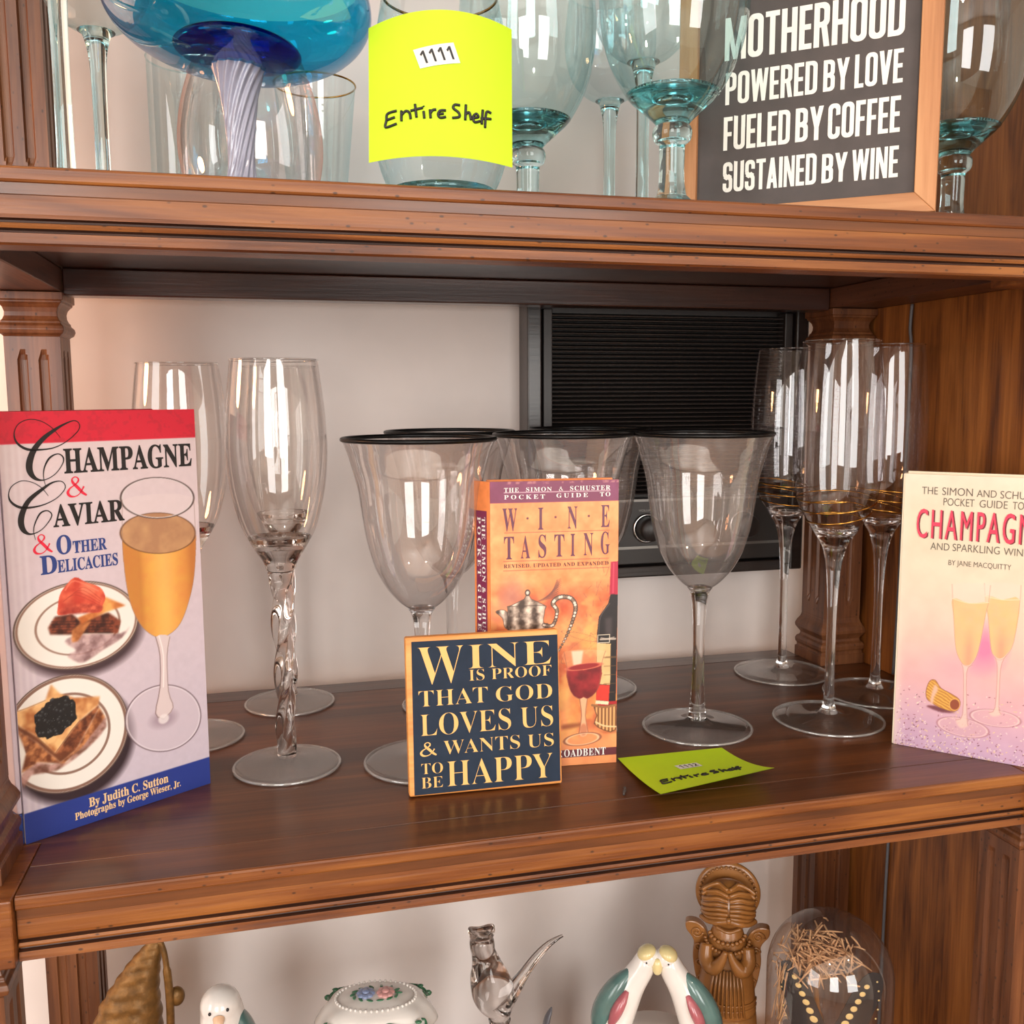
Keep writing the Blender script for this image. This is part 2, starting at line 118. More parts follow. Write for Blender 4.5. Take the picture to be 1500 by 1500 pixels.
def thin_glass(name, tint=(1, 1, 1), edge=(0.75, 0.75, 0.75), refl=0.075, gain=0.85, rough=0.0, irid=None, haze=0.0):
    """thin blown wall: light goes straight through, the sheen grows towards grazing angles"""
    m = bpy.data.materials.new(name); m.use_nodes = True; nt = m.node_tree
    for n in list(nt.nodes): nt.nodes.remove(n)
    out = N(nt, 'ShaderNodeOutputMaterial'); lw = N(nt, 'ShaderNodeLayerWeight'); lw.inputs['Blend'].default_value = 0.5
    p5 = N(nt, 'ShaderNodeMath', operation='POWER'); p5.inputs[1].default_value = 4.5; L(nt, lw.outputs['Facing'], p5.inputs[0])
    fr = N(nt, 'ShaderNodeMath', operation='MULTIPLY_ADD'); fr.inputs[1].default_value = gain; fr.inputs[2].default_value = refl; fr.use_clamp = True
    L(nt, p5.outputs[0], fr.inputs[0])
    p3 = N(nt, 'ShaderNodeMath', operation='POWER'); p3.inputs[1].default_value = 3.0; L(nt, lw.outputs['Facing'], p3.inputs[0])
    mx = N(nt, 'ShaderNodeMixRGB'); mx.inputs['Color1'].default_value = tuple(tint)+(1,); mx.inputs['Color2'].default_value = tuple(edge)+(1,)
    L(nt, p3.outputs[0], mx.inputs['Fac'])
    tr = N(nt, 'ShaderNodeBsdfTransparent'); L(nt, mx.outputs['Color'], tr.inputs['Color'])
    gl = N(nt, 'ShaderNodeBsdfGlossy'); gl.inputs['Roughness'].default_value = rough; gl.inputs['Color'].default_value = (1, 1, 1, 1)
    if irid:
        cr = N(nt, 'ShaderNodeValToRGB'); e = cr.color_ramp.elements
        e[0].position = 0; e[0].color = tuple(irid[0])+(1,); e[1].position = 1; e[1].color = tuple(irid[-1])+(1,)
        for k, c in enumerate(irid[1:-1]): e.new((k+1)/(len(irid)-1)).color = tuple(c)+(1,)
        L(nt, lw.outputs['Facing'], cr.inputs['Fac']); L(nt, cr.outputs['Color'], gl.inputs['Color'])
    ms = N(nt, 'ShaderNodeMixShader'); L(nt, fr.outputs[0], ms.inputs['Fac']); L(nt, tr.outputs[0], ms.inputs[1]); L(nt, gl.outputs[0], ms.inputs[2])
    last = ms.outputs[0]
    if haze:
        df = N(nt, 'ShaderNodeBsdfDiffuse'); df.inputs['Color'].default_value = (0.8, 0.79, 0.78, 1)
        m2 = N(nt, 'ShaderNodeMixShader'); m2.inputs['Fac'].default_value = haze; L(nt, last, m2.inputs[1]); L(nt, df.outputs[0], m2.inputs[2]); last = m2.outputs[0]
    L(nt, last, out.inputs['Surface'])
    return m
def solid_glass(name, color=(1, 1, 1), rough=0.0, ior=1.5):
    m = bpy.data.materials.new(name); m.use_nodes = True; nt = m.node_tree
    for n in list(nt.nodes): nt.nodes.remove(n)
    out = N(nt, 'ShaderNodeOutputMaterial'); g = N(nt, 'ShaderNodeBsdfGlass')
    g.inputs['Color'].default_value = tuple(color)+(1,); g.inputs['Roughness'].default_value = rough; g.inputs['IOR'].default_value = ior
    L(nt, g.outputs[0], out.inputs['Surface']); return m
def printed(name, rough=0.4, coat=0.06):
    m, nt, b = newmat(name)
    a = N(nt, 'ShaderNodeVertexColor'); a.layer_name = 'print'
    L(nt, a.outputs['Color'], b.inputs['Base Color']); b.inputs['Roughness'].default_value = rough
    b.inputs['Coat Weight'].default_value = coat; b.inputs['Coat Roughness'].default_value = 0.2
    return m

M = {}
WD = ((74, 38, 22), (112, 62, 36), (142, 86, 50))
M['wood_x'] = wood('walnut_grain_along_shelf', 'X', (82, 40, 13), (116, 64, 24), (146, 90, 39), bump=.22, coat=.06, rough=.42)
M['wood_top'] = wood('walnut_shelf_top', 'X', (66, 34, 15), (90, 50, 23), (116, 68, 33), rough=0.36, pores=False, coat=0.16, bump=0.06)
M['wood_z'] = wood('walnut_grain_upright', 'Z', (80, 44, 24), (108, 64, 36), (132, 84, 50), coat=.1, rough=.42)
M['wood_y'] = wood('walnut_grain_deep', 'Y', (66, 36, 22), (94, 54, 34), (120, 74, 46), coat=.1, rough=.42)
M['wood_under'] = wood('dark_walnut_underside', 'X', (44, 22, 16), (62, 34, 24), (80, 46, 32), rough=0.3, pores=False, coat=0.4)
M['wood_panel'] = wood('walnut_panel', 'Z', (84, 42, 14), (132, 76, 30), (166, 102, 46), rough=0.45, scale=1.25, coat=.05)
M['oak'] = wood('pale_oak_frame', 'Z', (150, 98, 58), (178, 122, 78), (198, 144, 98), rough=0.55, pores=False, coat=0.0)
M['oak_x'] = wood('pale_oak_frame_rail', 'X', (150, 98, 58), (178, 122, 78), (198, 144, 98), rough=0.55, pores=False, coat=0.0)
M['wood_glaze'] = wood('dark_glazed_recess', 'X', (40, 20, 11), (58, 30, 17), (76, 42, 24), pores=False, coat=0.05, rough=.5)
M['black_wood'] = wood('black_stained_wood', 'X', (26, 20, 18), (36, 28, 25), (46, 38, 34), rough=0.35, pores=False)
M['carved'] = plain('carved_brown_wood', (150, 98, 48), 0.32, coat=0.3, vary=0.25, scale=30)
M['wall'] = plain('mottled_plaster', (226, 216, 211), 0.85, spec=0.2, vary=0.09, scale=7)
M['room'] = plain('room_plaster', (225, 216, 205), 0.9, spec=0.2)
M['floor'] = wood('oak_floor', 'X', (120, 80, 50), (150, 105, 70), (176, 128, 88), rough=0.45, pores=False)
M['white'] = plain('white_paint', (236, 234, 228), 0.5)
M['pages'] = plain('paper_pages', (226, 214, 190), 0.9, vary=0.1, scale=300)
M['black_ink'] = plain('black_ink', (20, 18, 22), 0.3)
M['white_ink'] = plain('white_ink', (236, 234, 228), 0.5)
M['soft_white_ink'] = plain('chalk_white_print', (232, 230, 222), 0.6, vary=0.05)
M['blue_ink'] = plain('blue_ink', (40, 62, 128), 0.35)
M['tan_ink'] = plain('tan_ink', (238, 200, 150), 0.4)
M['red_ink'] = plain('red_ink', (226, 36, 66), 0.35)
M['plum_ink'] = plain('plum_ink', (98, 40, 66), 0.35)
M['dark_plum_ink'] = plain('dark_plum_ink', (92, 40, 40), 0.4)
M['grey_ink'] = plain('grey_ink', (98, 86, 74), 0.5)
M['pink_red_ink'] = plain('pink_red_ink', (238, 46, 82), 0.35)
M['dark_red_ink'] = plain('dark_red_ink', (110, 22, 34), 0.4)
M['gold_ink'] = plain('gold_ink', (230, 180, 104), 0.5)
M['cloth_red'] = plain('red_board', (176, 20, 40), 0.35)
M['lilac_board'] = plain('lilac_board', (206, 190, 200), 0.35)
M['orange_board'] = plain('orange_board', (232, 136, 76), 0.35, vary=0.15, scale=120)
M['plum_board'] = plain('plum_board', (122, 42, 76), 0.35)
M['cream_board'] = plain('cream_board', (236, 222, 196), 0.45)
M['navy'] = plain('navy_paint', (33, 45, 62), 0.7, spec=.25, vary=0.12, scale=90)
M['honey_wood'] = wood('honey_wood_edge', 'X', (206, 130, 62), (226, 152, 80), (238, 172, 100), rough=0.5, pores=False, coat=0)
M['chalkboard'] = plain('charcoal_board', (70, 62, 60), 0.6, vary=0.16, scale=60)
M['neon'] = plain('neon_yellow_paper', (188, 222, 22), 0.7, vary=0.02)
M['sticker'] = plain('sticker_white', (226, 226, 222), 0.6)
M['marker'] = plain('black_marker', (18, 17, 18), 0.5)
M['black_rim'] = plain('black_enamel_rim', (6, 6, 7), 0.35, spec=.25)
M['gold'] = plain('gold_line', (206, 152, 72), 0.2, metal=1.0)
M['gold_rim'] = plain('gold_rim', (190, 150, 80), 0.25, metal=1.0)
M['black_plastic'] = plain('black_plastic', (40, 34, 32), 0.42)
M['panel_black'] = plain('control_panel_black', (40, 35, 32), 0.35)
M['chrome'] = plain('chrome', (205, 205, 205), 0.2, metal=1.0)
M['silver_line'] = plain('silver_trim', (130, 128, 124), 0.35, metal=1.0)
M['cord'] = plain('grey_cord', (92, 92, 96), 0.5)
M['lint'] = plain('grey_lint', (70, 64, 62), 0.8)
M['porcelain'] = plain('white_porcelain', (232, 226, 220), 0.15, coat=0.6, vary=0.02)
M['green_glaze'] = plain('green_glaze', (62, 118, 84), 0.2, coat=0.5, vary=0.2)
M['teal_glaze'] = plain('teal_glaze', (84, 114, 110), 0.2, coat=0.5, vary=0.25)
M['blue_petal'] = plain('blue_petal', (136, 150, 186), 0.3, coat=0.4)
M['pink_petal'] = plain('pink_petal', (216, 158, 154), 0.3, coat=0.4)
M['peach_glaze'] = plain('peach_glaze', (232, 190, 156), 0.2, coat=0.5)
M['yellow_glaze'] = plain('yellow_glaze', (224, 206, 150), 0.2, coat=0.5)
M['rose_glaze'] = plain('rose_glaze', (176, 96, 104), 0.2, coat=0.5, vary=0.2)
M['straw'] = plain('dry_straw', (206, 160, 116), 0.7, vary=0.25, scale=200)
M['wing'] = plain('butterfly_wing_black', (26, 20, 20), 0.6)
M['wing_spot'] = plain('butterfly_spot_cream', (238, 208, 140), 0.6)
M['brass'] = plain('antique_brass', (128, 92, 46), 0.45, metal=0.4, vary=0.35, scale=160, bump=.4)
M['grey_glaze'] = plain('grey_glaze', (92, 90, 96), 0.35, vary=0.2)
M['clear'] = thin_glass('clear_blown_glass', (0.97, 0.965, 0.96), (0.62, 0.60, 0.60), 0.085, 0.8)
M['flute_clear'] = thin_glass('clear_crystal', (0.97, 0.965, 0.97), (0.6, 0.57, 0.6), 0.075, 0.8)
M['smoke'] = thin_glass('pearl_smoke_glass', (0.91, 0.89, 0.885), (0.55, 0.53, 0.54), 0.19, 0.7, haze=0.07)
M['aqua_thin'] = thin_glass('aqua_thin_glass', (0.84, 0.95, 0.955), (0.36, 0.66, 0.70), 0.08, 0.7)
M['aqua_pale'] = thin_glass('pale_aqua_glass', (0.90, 0.96, 0.97), (0.50, 0.74, 0.78), 0.08, 0.7)
M['irid'] = thin_glass('iridescent_glass', (0.94, 0.92, 0.92), (0.85, 0.62, 0.58), 0.10, 0.7, irid=[(1, 1, 1), (0.9, 0.95, 1), (1, 0.85, 0.75), (1, 0.7, 0.65)])
M['turq'] = thin_glass('turquoise_glass', (0.04, 0.62, 0.84), (0.0, 0.30, 0.55), 0.11, 0.6)
M['cobalt'] = thin_glass('cobalt_glass', (0.06, 0.10, 0.55), (0.01, 0.02, 0.25), 0.09, 0.6)
M['dome'] = thin_glass('dome_glass', (0.93, 0.91, 0.9), (0.6, 0.55, 0.52), 0.08, 0.55, haze=0.015)
M['crystal'] = solid_glass('solid_crystal', (0.97, 0.97, 0.97))
M['crystal_grey'] = solid_glass('smoky_solid_crystal', (0.88, 0.86, 0.85))
M['foot_edge'] = thin_glass('polished_foot_edge', (0.95, 0.95, 0.95), (0.75, 0.75, 0.75), 0.16, 0.8, rough=.12, haze=.16)
M['frosted_foot'] = thin_glass('frosted_foot_glass', (0.93, 0.93, 0.93), (0.8, 0.8, 0.8), 0.09, 0.6, rough=.2, haze=.075)
M['crystal_foot'] = thin_glass('clear_foot_glass', (0.95, 0.95, 0.95), (0.72, 0.72, 0.72), 0.085, 0.8, rough=.03, haze=.02)
M['aqua'] = solid_glass('aqua_solid_glass', (0.87, 0.968, 0.978))
M['opal'] = plain('opal_twist_glass', (150, 150, 168), 0.12, coat=0.6, vary=0.12, scale=60)

# ------------------------------------------------------------------ mesh helpers
class MB:
    def __init__(s): s.v = []; s.f = []; s.mi = []; s.sm = []
    def add(s, vs, fs, mi=0, sm=False):
        o = len(s.v); s.v += [tuple(v) for v in vs]
        for f in fs: s.f.append(tuple(i+o for i in f)); s.mi.append(mi); s.sm.append(sm)
        return s
    def box(s, x0, x1, y0, y1, z0, z1, mi=0):
        v = [(x0, y0, z0), (x1, y0, z0), (x1, y1, z0), (x0, y1, z0), (x0, y0, z1), (x1, y0, z1), (x1, y1, z1), (x0, y1, z1)]
        return s.add(v, [(3, 2, 1, 0), (4, 5, 6, 7), (0, 1, 5, 4), (1, 2, 6, 5), (2, 3, 7, 6), (3, 0, 4, 7)], mi)
    def lathe(s, prof, seg=64, c=(0, 0, 0), mi=0, fn=None, closed=False, sm=True):
        """prof: list of (r, z); r = 0 at an end makes a pole. fn(angle, r, z) -> (r, z) modulates."""
        rings = []; vs = []
        for r, z in prof:
            if r <= 1e-6: rings.append([len(vs)]); vs.append((c[0], c[1], c[2]+z))
            else:
                ids = []
                for k in range(seg):
                    a = 2*PI*k/seg; rr, zz, aa = (r, z, a)
                    if fn: rr, zz, aa = fn(a, r, z)
                    ids.append(len(vs)); vs.append((c[0]+rr*math.cos(aa), c[1]+rr*math.sin(aa), c[2]+zz))
                rings.append(ids)
        fs = []
        pairs = list(zip(rings[:-1], rings[1:]))
        if closed: pairs.append((rings[-1], rings[0]))
        for A, B in pairs:
            if len(A) == 1 and len(B) == 1: continue
            for k in range(seg):
                j = (k+1) % seg
                if len(A) == 1: fs.append((A[0], B[j], B[k]))
                elif len(B) == 1: fs.append((A[k], A[j], B[0]))
                else: fs.append((A[k], A[j], B[j], B[k]))
        return s.add(vs, fs, mi, sm)
    def square(s, prof, c=(0, 0, 0), mi=0):
        vs = []; fs = []
        for h, z in prof:
            for a, b in ((-1, -1), (1, -1), (1, 1), (-1, 1)): vs.append((c[0]+a*h, c[1]+b*h, c[2]+z))
        n = len(prof)
        for i in range(n-1):
            for k in range(4):
                j = (k+1) % 4; fs.append((4*i+k, 4*i+j, 4*i+4+j, 4*i+4+k))
        fs.append((3, 2, 1, 0)); fs.append((4*n-4, 4*n-3, 4*n-2, 4*n-1))
        return s.add(vs, fs, mi)
    def tube(s, pts, rad, seg=12, mi=0, caps=True, flat=1.0, closed=False, up=None):
        pts = [Vector(p) for p in pts]; n = len(pts)
        if not isinstance(rad, (list, tuple)): rad = [rad]*n
        vs = []; nrm = None
        for i, p in enumerate(pts):
            if closed: t = (pts[(i+1) % n]-pts[i-1])
            else: t = pts[min(i+1, n-1)]-pts[max(i-1, 0)]
            t.normalize()
            if nrm is None:
                u = Vector(up) if up else (Vector((0, 0, 1)) if abs(t.z) < 0.9 else Vector((1, 0, 0)))
                nrm = (u-t*u.dot(t)).normalized()
            else: nrm = (nrm-t*nrm.dot(t)).normalized()
            b = t.cross(nrm)
            for k in range(seg):
                a = 2*PI*k/seg; vs.append(p+rad[i]*(math.cos(a)*nrm*flat+math.sin(a)*b))
        fs = []
        for i in range(n if closed else n-1):
            i2 = (i+1) % n
            for k in range(seg):
                j = (k+1) % seg; fs.append((i*seg+k, i*seg+j, i2*seg+j, i2*seg+k))
        if caps and not closed:
            fs.append(tuple(range(seg-1, -1, -1))); fs.append(tuple((n-1)*seg+k for k in range(seg)))
        return s.add(vs, fs, mi, True)
    def ellipsoid(s, c, r, seg=24, rings=14, mi=0, rot=None, fn=None):
        vs = []; fs = []; R = rot or Matrix.Identity(3)
        for i in range(rings+1):
            t = PI*i/rings
            for k in range(seg):
                a = 2*PI*k/seg; d = Vector((math.sin(t)*math.cos(a), math.sin(t)*math.sin(a), math.cos(t)))
                q = Vector((d.x*r[0], d.y*r[1], d.z*r[2]))
                if fn: q = q*fn(d)
                q = R @ q; vs.append((c[0]+q.x, c[1]+q.y, c[2]+q.z))
        for i in range(rings):
            for k in range(seg):
                j = (k+1) % seg; fs.append((i*seg+k, (i+1)*seg+k, (i+1)*seg+j, i*seg+j))
        return s.add(vs, fs, mi, True)
    def prism(s, poly, d0, d1, plane='xz', mi=0):
        """extrude a polygon given in plane coordinates between two depths"""
        n = len(poly)
        def P(a, b, d): return {'xz': (a, d, b), 'xy': (a, b, d), 'yz': (d, a, b)}[plane]
        vs = [P(a, b, d0) for a, b in poly]+[P(a, b, d1) for a, b in poly]
        fs = [tuple(range(n)), tuple(range(2*n-1, n-1, -1))]
        for k in range(n):
            j = (k+1) % n; fs.append((k, k+n, j+n, j))
        return s.add(vs, fs, mi)
    def ribbon(s, path, depth, mi=0):
        """flat ink stroke of varying width lying in the xz plane at y = depth"""
        pts = smooth(path, 6); vs = []; fs = []; n = len(pts)
        for i in range(n):
            a = pts[max(i-1, 0)]; b = pts[min(i+1, n-1)]
            dx, dz = b[0]-a[0], b[1]-a[1]; l = math.hypot(dx, dz) or 1.0
            w = pts[i][2]/2; nx, nz = -dz/l*w, dx/l*w
            vs += [(pts[i][0]+nx, depth, pts[i][1]+nz), (pts[i][0]-nx, depth, pts[i][1]-nz)]
        for i in range(n-1): fs.append((2*i, 2*i+1, 2*i+3, 2*i+2))
        return s.add(vs, fs, mi)
    def move(s, R, t):
        s.v = [tuple((R @ Vector(v))+Vector(t)) for v in s.v]; return s
    def build(s, name, mats, parent=None, bevel=0, loc=None, recalc=True, subsurf=0):
        me = bpy.data.meshes.new(name); me.from_pydata(s.v, [], s.f)
        mats = mats if isinstance(mats, (list, tuple)) else [mats]
        for m in mats: me.materials.append(M[m] if isinstance(m, str) else m)
        me.polygons.foreach_set('material_index', s.mi); me.polygons.foreach_set('use_smooth', s.sm)
        me.update()
        if recalc:
            bm = bmesh.new(); bm.from_mesh(me); bmesh.ops.recalc_face_normals(bm, faces=bm.faces); bm.to_mesh(me); bm.free()
        o = bpy.data.objects.new(name, me); COL.objects.link(o)
        if parent: o.parent = parent
        if loc: o.location = loc
        if bevel:
            b = o.modifiers.new('bevel', 'BEVEL'); b.width = bevel; b.segments = 2; b.limit_method = 'ANGLE'
        if subsurf:
            b = o.modifiers.new('subdivision', 'SUBSURF'); b.levels = subsurf; b.render_levels = subsurf
        return o
def smooth(path, k=6, closed=False):
    """Catmull-Rom through the points"""
    n = len(path); out = []
    P = lambda i: path[i % n] if closed else path[max(0, min(n-1, i))]
    for i in range(n if closed else n-1):
        p0, p1, p2, p3 = P(i-1), P(i), P(i+1), P(i+2)
        for q in range(k):
            t = q/k
            out.append(tuple(0.5*((2*b)+(c-a)*t+(2*a-5*b+4*c-d)*t*t+(-a+3*b-3*c+d)*t**3) for a, b, c, d in zip(p0, p1, p2, p3)))
    if not closed: out.append(tuple(path[-1]))
    return out
def thing(name, label, cat, loc=(0, 0, 0), rz=0, group=None):
    o = bpy.data.objects.new(name, None); COL.objects.link(o); o.location = loc; o.rotation_euler = (0, 0, rz)
    o.empty_display_size = 0.02
    o['label'] = label; o['category'] = cat
    if group: o['group'] = group
    return o
def tag(o, label, cat, group=None):
    o['label'] = label; o['category'] = cat
    if group: o['group'] = group
    return o
def struct(o): o['kind'] = 'structure'; return o
def kids(o): return [c for c in bpy.data.objects if c.parent == o]
def dup(root, loc, rz, label, group=None):
    r = root.copy(); COL.objects.link(r); r.location = loc; r.rotation_euler = (0, 0, rz); r['label'] = label
    if group: r['group'] = group
    for ch in kids(root):
        c = ch.copy(); COL.objects.link(c); c.parent = r
        for g in kids(ch):
            d = g.copy(); COL.objects.link(d); d.parent = c
    return r
# ---- lettering: outlines of the built-in font, fitted to a cap height and a width (millimetres -> metres)
SERIF = {}
for k in range(26):
    SERIF[chr(65+k)] = chr(0x1D400+k); SERIF[chr(97+k)] = chr(0x1D41A+k)
for k in range(10): SERIF[chr(48+k)] = chr(0x1D7CE+k)
def glyphs(txt, ls=1.0, offset=0.0):
    c = bpy.data.curves.new('lettering', 'FONT'); c.body = txt; c.space_character = ls; c.offset = offset; c.resolution_u = 4
    o = bpy.data.objects.new('lettering', c); COL.objects.link(o); bpy.context.view_layer.update()
    me = bpy.data.meshes.new_from_object(o.evaluated_get(bpy.context.evaluated_depsgraph_get()))
    vs = [tuple(v.co) for v in me.vertices]; fs = [tuple(p.vertices) for p in me.polygons]
    bpy.data.objects.remove(o); bpy.data.curves.remove(c); bpy.data.meshes.remove(me)
    return vs, fs
_cap = {}
def put_text(mb, s, x, z, w, h, st='serif', ls=1.0, offset=0.0, y=-0.0002, mi=0):
    """baseline at z, cap height h, width w; all in millimetres on a plane facing -y"""
    tx = ''.join(SERIF.get(ch, ch) for ch in s) if st == 'serif' else s
    key = (st, offset)
    if key not in _cap:
        v, _ = glyphs(SERIF['H'] if st == 'serif' else 'H', 1.0, offset)
        _cap[key] = (min(p[1] for p in v), max(p[1] for p in v))
    b0, b1 = _cap[key]
    v, f = glyphs(tx, ls, offset)
    if not v: return
    x0 = min(p[0] for p in v); x1 = max(p[0] for p in v)
    kx = w/(x1-x0); kz = h/(b1-b0)
    mb.add([((x+(p[0]-x0)*kx)/1000, y, (z+(p[1]-b0)*kz)/1000) for p in v], f, mi)
AMP = [(1.0, 0.03, .09), (0.8, 0.18, .14), (0.55, 0.47, .16), (0.33, 0.72, .13), (0.30, 0.90, .07), (0.45, 1.0, .05), (0.60, 0.92, .07), (0.60, 0.77, .09), (0.42, 0.60, .05), (0.16, 0.43, .08), (0.05, 0.22, .14), (0.16, 0.05, .12), (0.38, 0.01, .06), (0.60, 0.10, .05), (0.78, 0.32, .06), (0.88, 0.50, .09)]
def put_amp(mb, x, z, w, h, y=-0.0002, mi=0):
    mb.ribbon([((x+a*w)/1000, (z+b*h)/1000, k*w/1000) for a, b, k in AMP], y, mi)
def put_lines(mb, path, wid, y, mi=0):
    mb.ribbon([(a/1000, b/1000, wid/1000) for a, b in path], y, mi)

# ---- printed pictures: a fine grid of ink colours
class Print:
    def __init__(s, W, H, step, base):
        s.W, s.H = W, H; s.nx = int(W/step)+1; s.nz = int(H/step)+1; s.px = W/(s.nx-1)
        s.U, s.V = np.meshgrid(np.linspace(0, W, s.nx), np.linspace(0, H, s.nz))
        s.c = np.ones(s.U.shape+(3,))*np.array(base, float)
        s.rs = np.random.RandomState(3)
    def noise(s, cell, seed=0, octaves=3):
        out = np.zeros_like(s.U); amp = 1.0; tot = 0
        for o in range(octaves):
            r = np.random.RandomState(seed+o); c = cell/2**o
            gx, gz = int(s.W/c)+3, int(s.H/c)+3; g = r.rand(gz, gx)
            x, z = s.U/c, s.V/c; xi, zi = x.astype(int), z.astype(int); fx, fz = x-xi, z-zi
            fx = fx*fx*(3-2*fx); fz = fz*fz*(3-2*fz)
            out += amp*(g[zi, xi]*(1-fx)*(1-fz)+g[zi, xi+1]*fx*(1-fz)+g[zi+1, xi]*(1-fx)*fz+g[zi+1, xi+1]*fx*fz)
            tot += amp; amp *= 0.5
        return out/tot
    def mix(s, mask, col):
        m = np.clip(mask, 0, 1)[..., None]; s.c = s.c*(1-m)+np.asarray(col, float)*m
    def poly_mask(s, pts, sm=0, soft=0.0):
        if sm: pts = smooth([tuple(p) for p in pts], sm, True)
        acc = np.zeros_like(s.U)
        P = np.array(pts); Q = np.roll(P, -1, 0)
        for ox, oz in ((-.25, -.25), (.25, -.25), (-.25, .25), (.25, .25)):
            x = s.U+ox*s.px; z = s.V+oz*s.px; ins = np.zeros(s.U.shape, bool)
            for (x0, z0), (x1, z1) in zip(P, Q):
                if z0 == z1: continue
                c = ((z0 > z) != (z1 > z)) & (x < (x1-x0)*(z-z0)/(z1-z0)+x0); ins ^= c
            acc += ins
        m = acc/4
        if soft: m = s.blur(m, soft)
        return m
    def blur(s, m, mm):
        k = max(1, int(mm/s.px))
        for _ in range(2):
            for ax in (0, 1):
                p = np.pad(m, [(k, k) if a == ax else (0, 0) for a in (0, 1)], mode='edge'); cs = np.cumsum(p, ax)
                cs = np.insert(cs, 0, 0, ax); n = m.shape[ax]; w = 2*k+1
                m = (np.take(cs, range(w, w+n), ax)-np.take(cs, range(0, n), ax))/w
        return m
    def poly(s, pts, col, sm=0, soft=0.0, al=1.0): s.mix(s.poly_mask(pts, sm, soft)*al, col)
    def ell_q(s, E):
        """E = centre, end of one half axis, end of the other (conjugate diameters)"""
        c, a, b = [np.array(e, float) for e in E]; Mx = np.linalg.inv(np.column_stack([a-c, b-c]))
        q = np.einsum('ij,jkl->ikl', Mx, np.stack([s.U-c[0], s.V-c[1]])); r = np.sqrt((q**2).sum(0))
        R = min(np.linalg.norm(a-c), np.linalg.norm(b-c)); return r, R
    def ell(s, E, col, k=1.0, soft=0.0, al=1.0):
        r, R = s.ell_q(E); w = max(s.px, soft); s.mix(np.clip((k-r)*R/w+0.5, 0, 1)*al, col)
    def ring(s, E, wid, col, k=1.0, al=1.0):
        r, R = s.ell_q(E); s.mix(np.clip((wid/2-np.abs(r-k)*R)/s.px+0.5, 0, 1)*al, col)
    def line(s, pts, wid, col, al=1.0, sm=0, closed=False):
        if sm: pts = smooth([tuple(p) for p in pts], sm, closed)
        if closed: pts = list(pts)+[pts[0]]
        d = np.full(s.U.shape, 1e9)
        for (x0, z0), (x1, z1) in zip(pts[:-1], pts[1:]):
            dx, dz = x1-x0, z1-z0; l2 = dx*dx+dz*dz+1e-9
            t = np.clip(((s.U-x0)*dx+(s.V-z0)*dz)/l2, 0, 1); d = np.minimum(d, np.hypot(s.U-x0-t*dx, s.V-z0-t*dz))
        s.mix(np.clip((wid/2-d)/s.px+0.5, 0, 1)*al, col)
    def build(s, name, parent, y=0.0, mat='print'):
        nx, nz = s.nx, s.nz; co = np.zeros((nz*nx, 3)); co[:, 0] = s.U.ravel()/1000; co[:, 1] = y; co[:, 2] = s.V.ravel()/1000
        me = bpy.data.meshes.new(name); me.vertices.add(nx*nz); me.vertices.foreach_set('co', co.ravel())
        i = (np.arange(nz-1)[:, None]*nx+np.arange(nx-1)[None, :]).ravel()
        q = np.stack([i, i+1, i+nx+1, i+nx], 1); n = len(q)
        me.loops.add(4*n); me.loops.foreach_set('vertex_index', q.ravel().astype(np.int32))
        me.polygons.add(n); me.polygons.foreach_set('loop_start', (np.arange(n)*4).astype(np.int32)); 
        me.update(calc_edges=True)
        a = me.color_attributes.new('print', 'FLOAT_COLOR', 'POINT')
        v = np.clip(s.c, 0, 255)/255.0; v = np.where(v <= 0.04045, v/12.92, ((v+0.055)/1.055)**2.4)
        a.data.foreach_set('color', np.concatenate([v.reshape(-1, 3), np.ones((nx*nz, 1))], 1).astype(np.float32).ravel())
        me.materials.append(M[mat]); o = bpy.data.objects.new(name, me); COL.objects.link(o); o.parent = parent
        return o
M['print'] = printed('printed_cover_gloss')
M['print_matt'] = printed('printed_cover_matt', 0.5, 0.0)

# ------------------------------------------------------------------ the room
WY = 0.345; X0, X1, Y0, Z0, Z1 = -2.2, 2.3, -2.8, -1.15, 1.35
def wall(name, mb, mat='room'): return struct(mb.build(name, mat))
wall('floor', MB().box(X0-.1, X1+.1, Y0-.1, WY+.1, Z0-.05, Z0), 'floor')
wall('ceiling', MB().box(X0-.1, X1+.1, Y0-.1, WY+.1, Z1, Z1+.05), 'white')
wall('wall_back', MB().box(X0-.1, X1+.1, WY, WY+.1, Z0, Z1), 'wall')
wall('wall_right', MB().box(X1, X1+.1, Y0, WY, Z0, Z1))
def holed(mb, a0, a1, holes, put):
    """wall strip from a0 to a1 with window holes (h0, h1, z0, z1)"""
    cur = a0
    for h0, h1, z0, z1 in holes:
        put(cur, h0, Z0, Z1); put(h0, h1, Z0, z0); put(h0, h1, z1, Z1); cur = h1
    put(cur, a1, Z0, Z1)
mbw = MB(); holed(mbw, X0, X1, [(-1.45, -.45, -.3, 1.2), (.25, 1.25, -.3, 1.2)], lambda a, b, z0, z1: mbw.box(a, b, Y0-.1, Y0, z0, z1)); wall('wall_front', mbw)
mbl = MB(); holed(mbl, Y0, WY, [(-1.9, -.7, -.25, 1.15)], lambda a, b, z0, z1: mbl.box(X0-.1, X0, a, b, z0, z1)); wall('wall_left', mbl)
def window(n, put, a0, a1, z0, z1):
    mb = MB(); t = .05
    for q in ((a0, a0+t, z0, z1), (a1-t, a1, z0, z1), (a0, a1, z0, z0+t), (a0, a1, z1-t, z1), ((a0+a1)/2-.02, (a0+a1)/2+.02, z0, z1), (a0, a1, (z0+z1)/2-.02, (z0+z1)/2+.02)): put(mb, *q)
    struct(mb.build('window_%d' % n, 'white'))
window(1, lambda mb, a, b, c, d: mb.box(a, b, Y0-.06, Y0-.02, c, d), -1.45, -.45, -.3, 1.2)
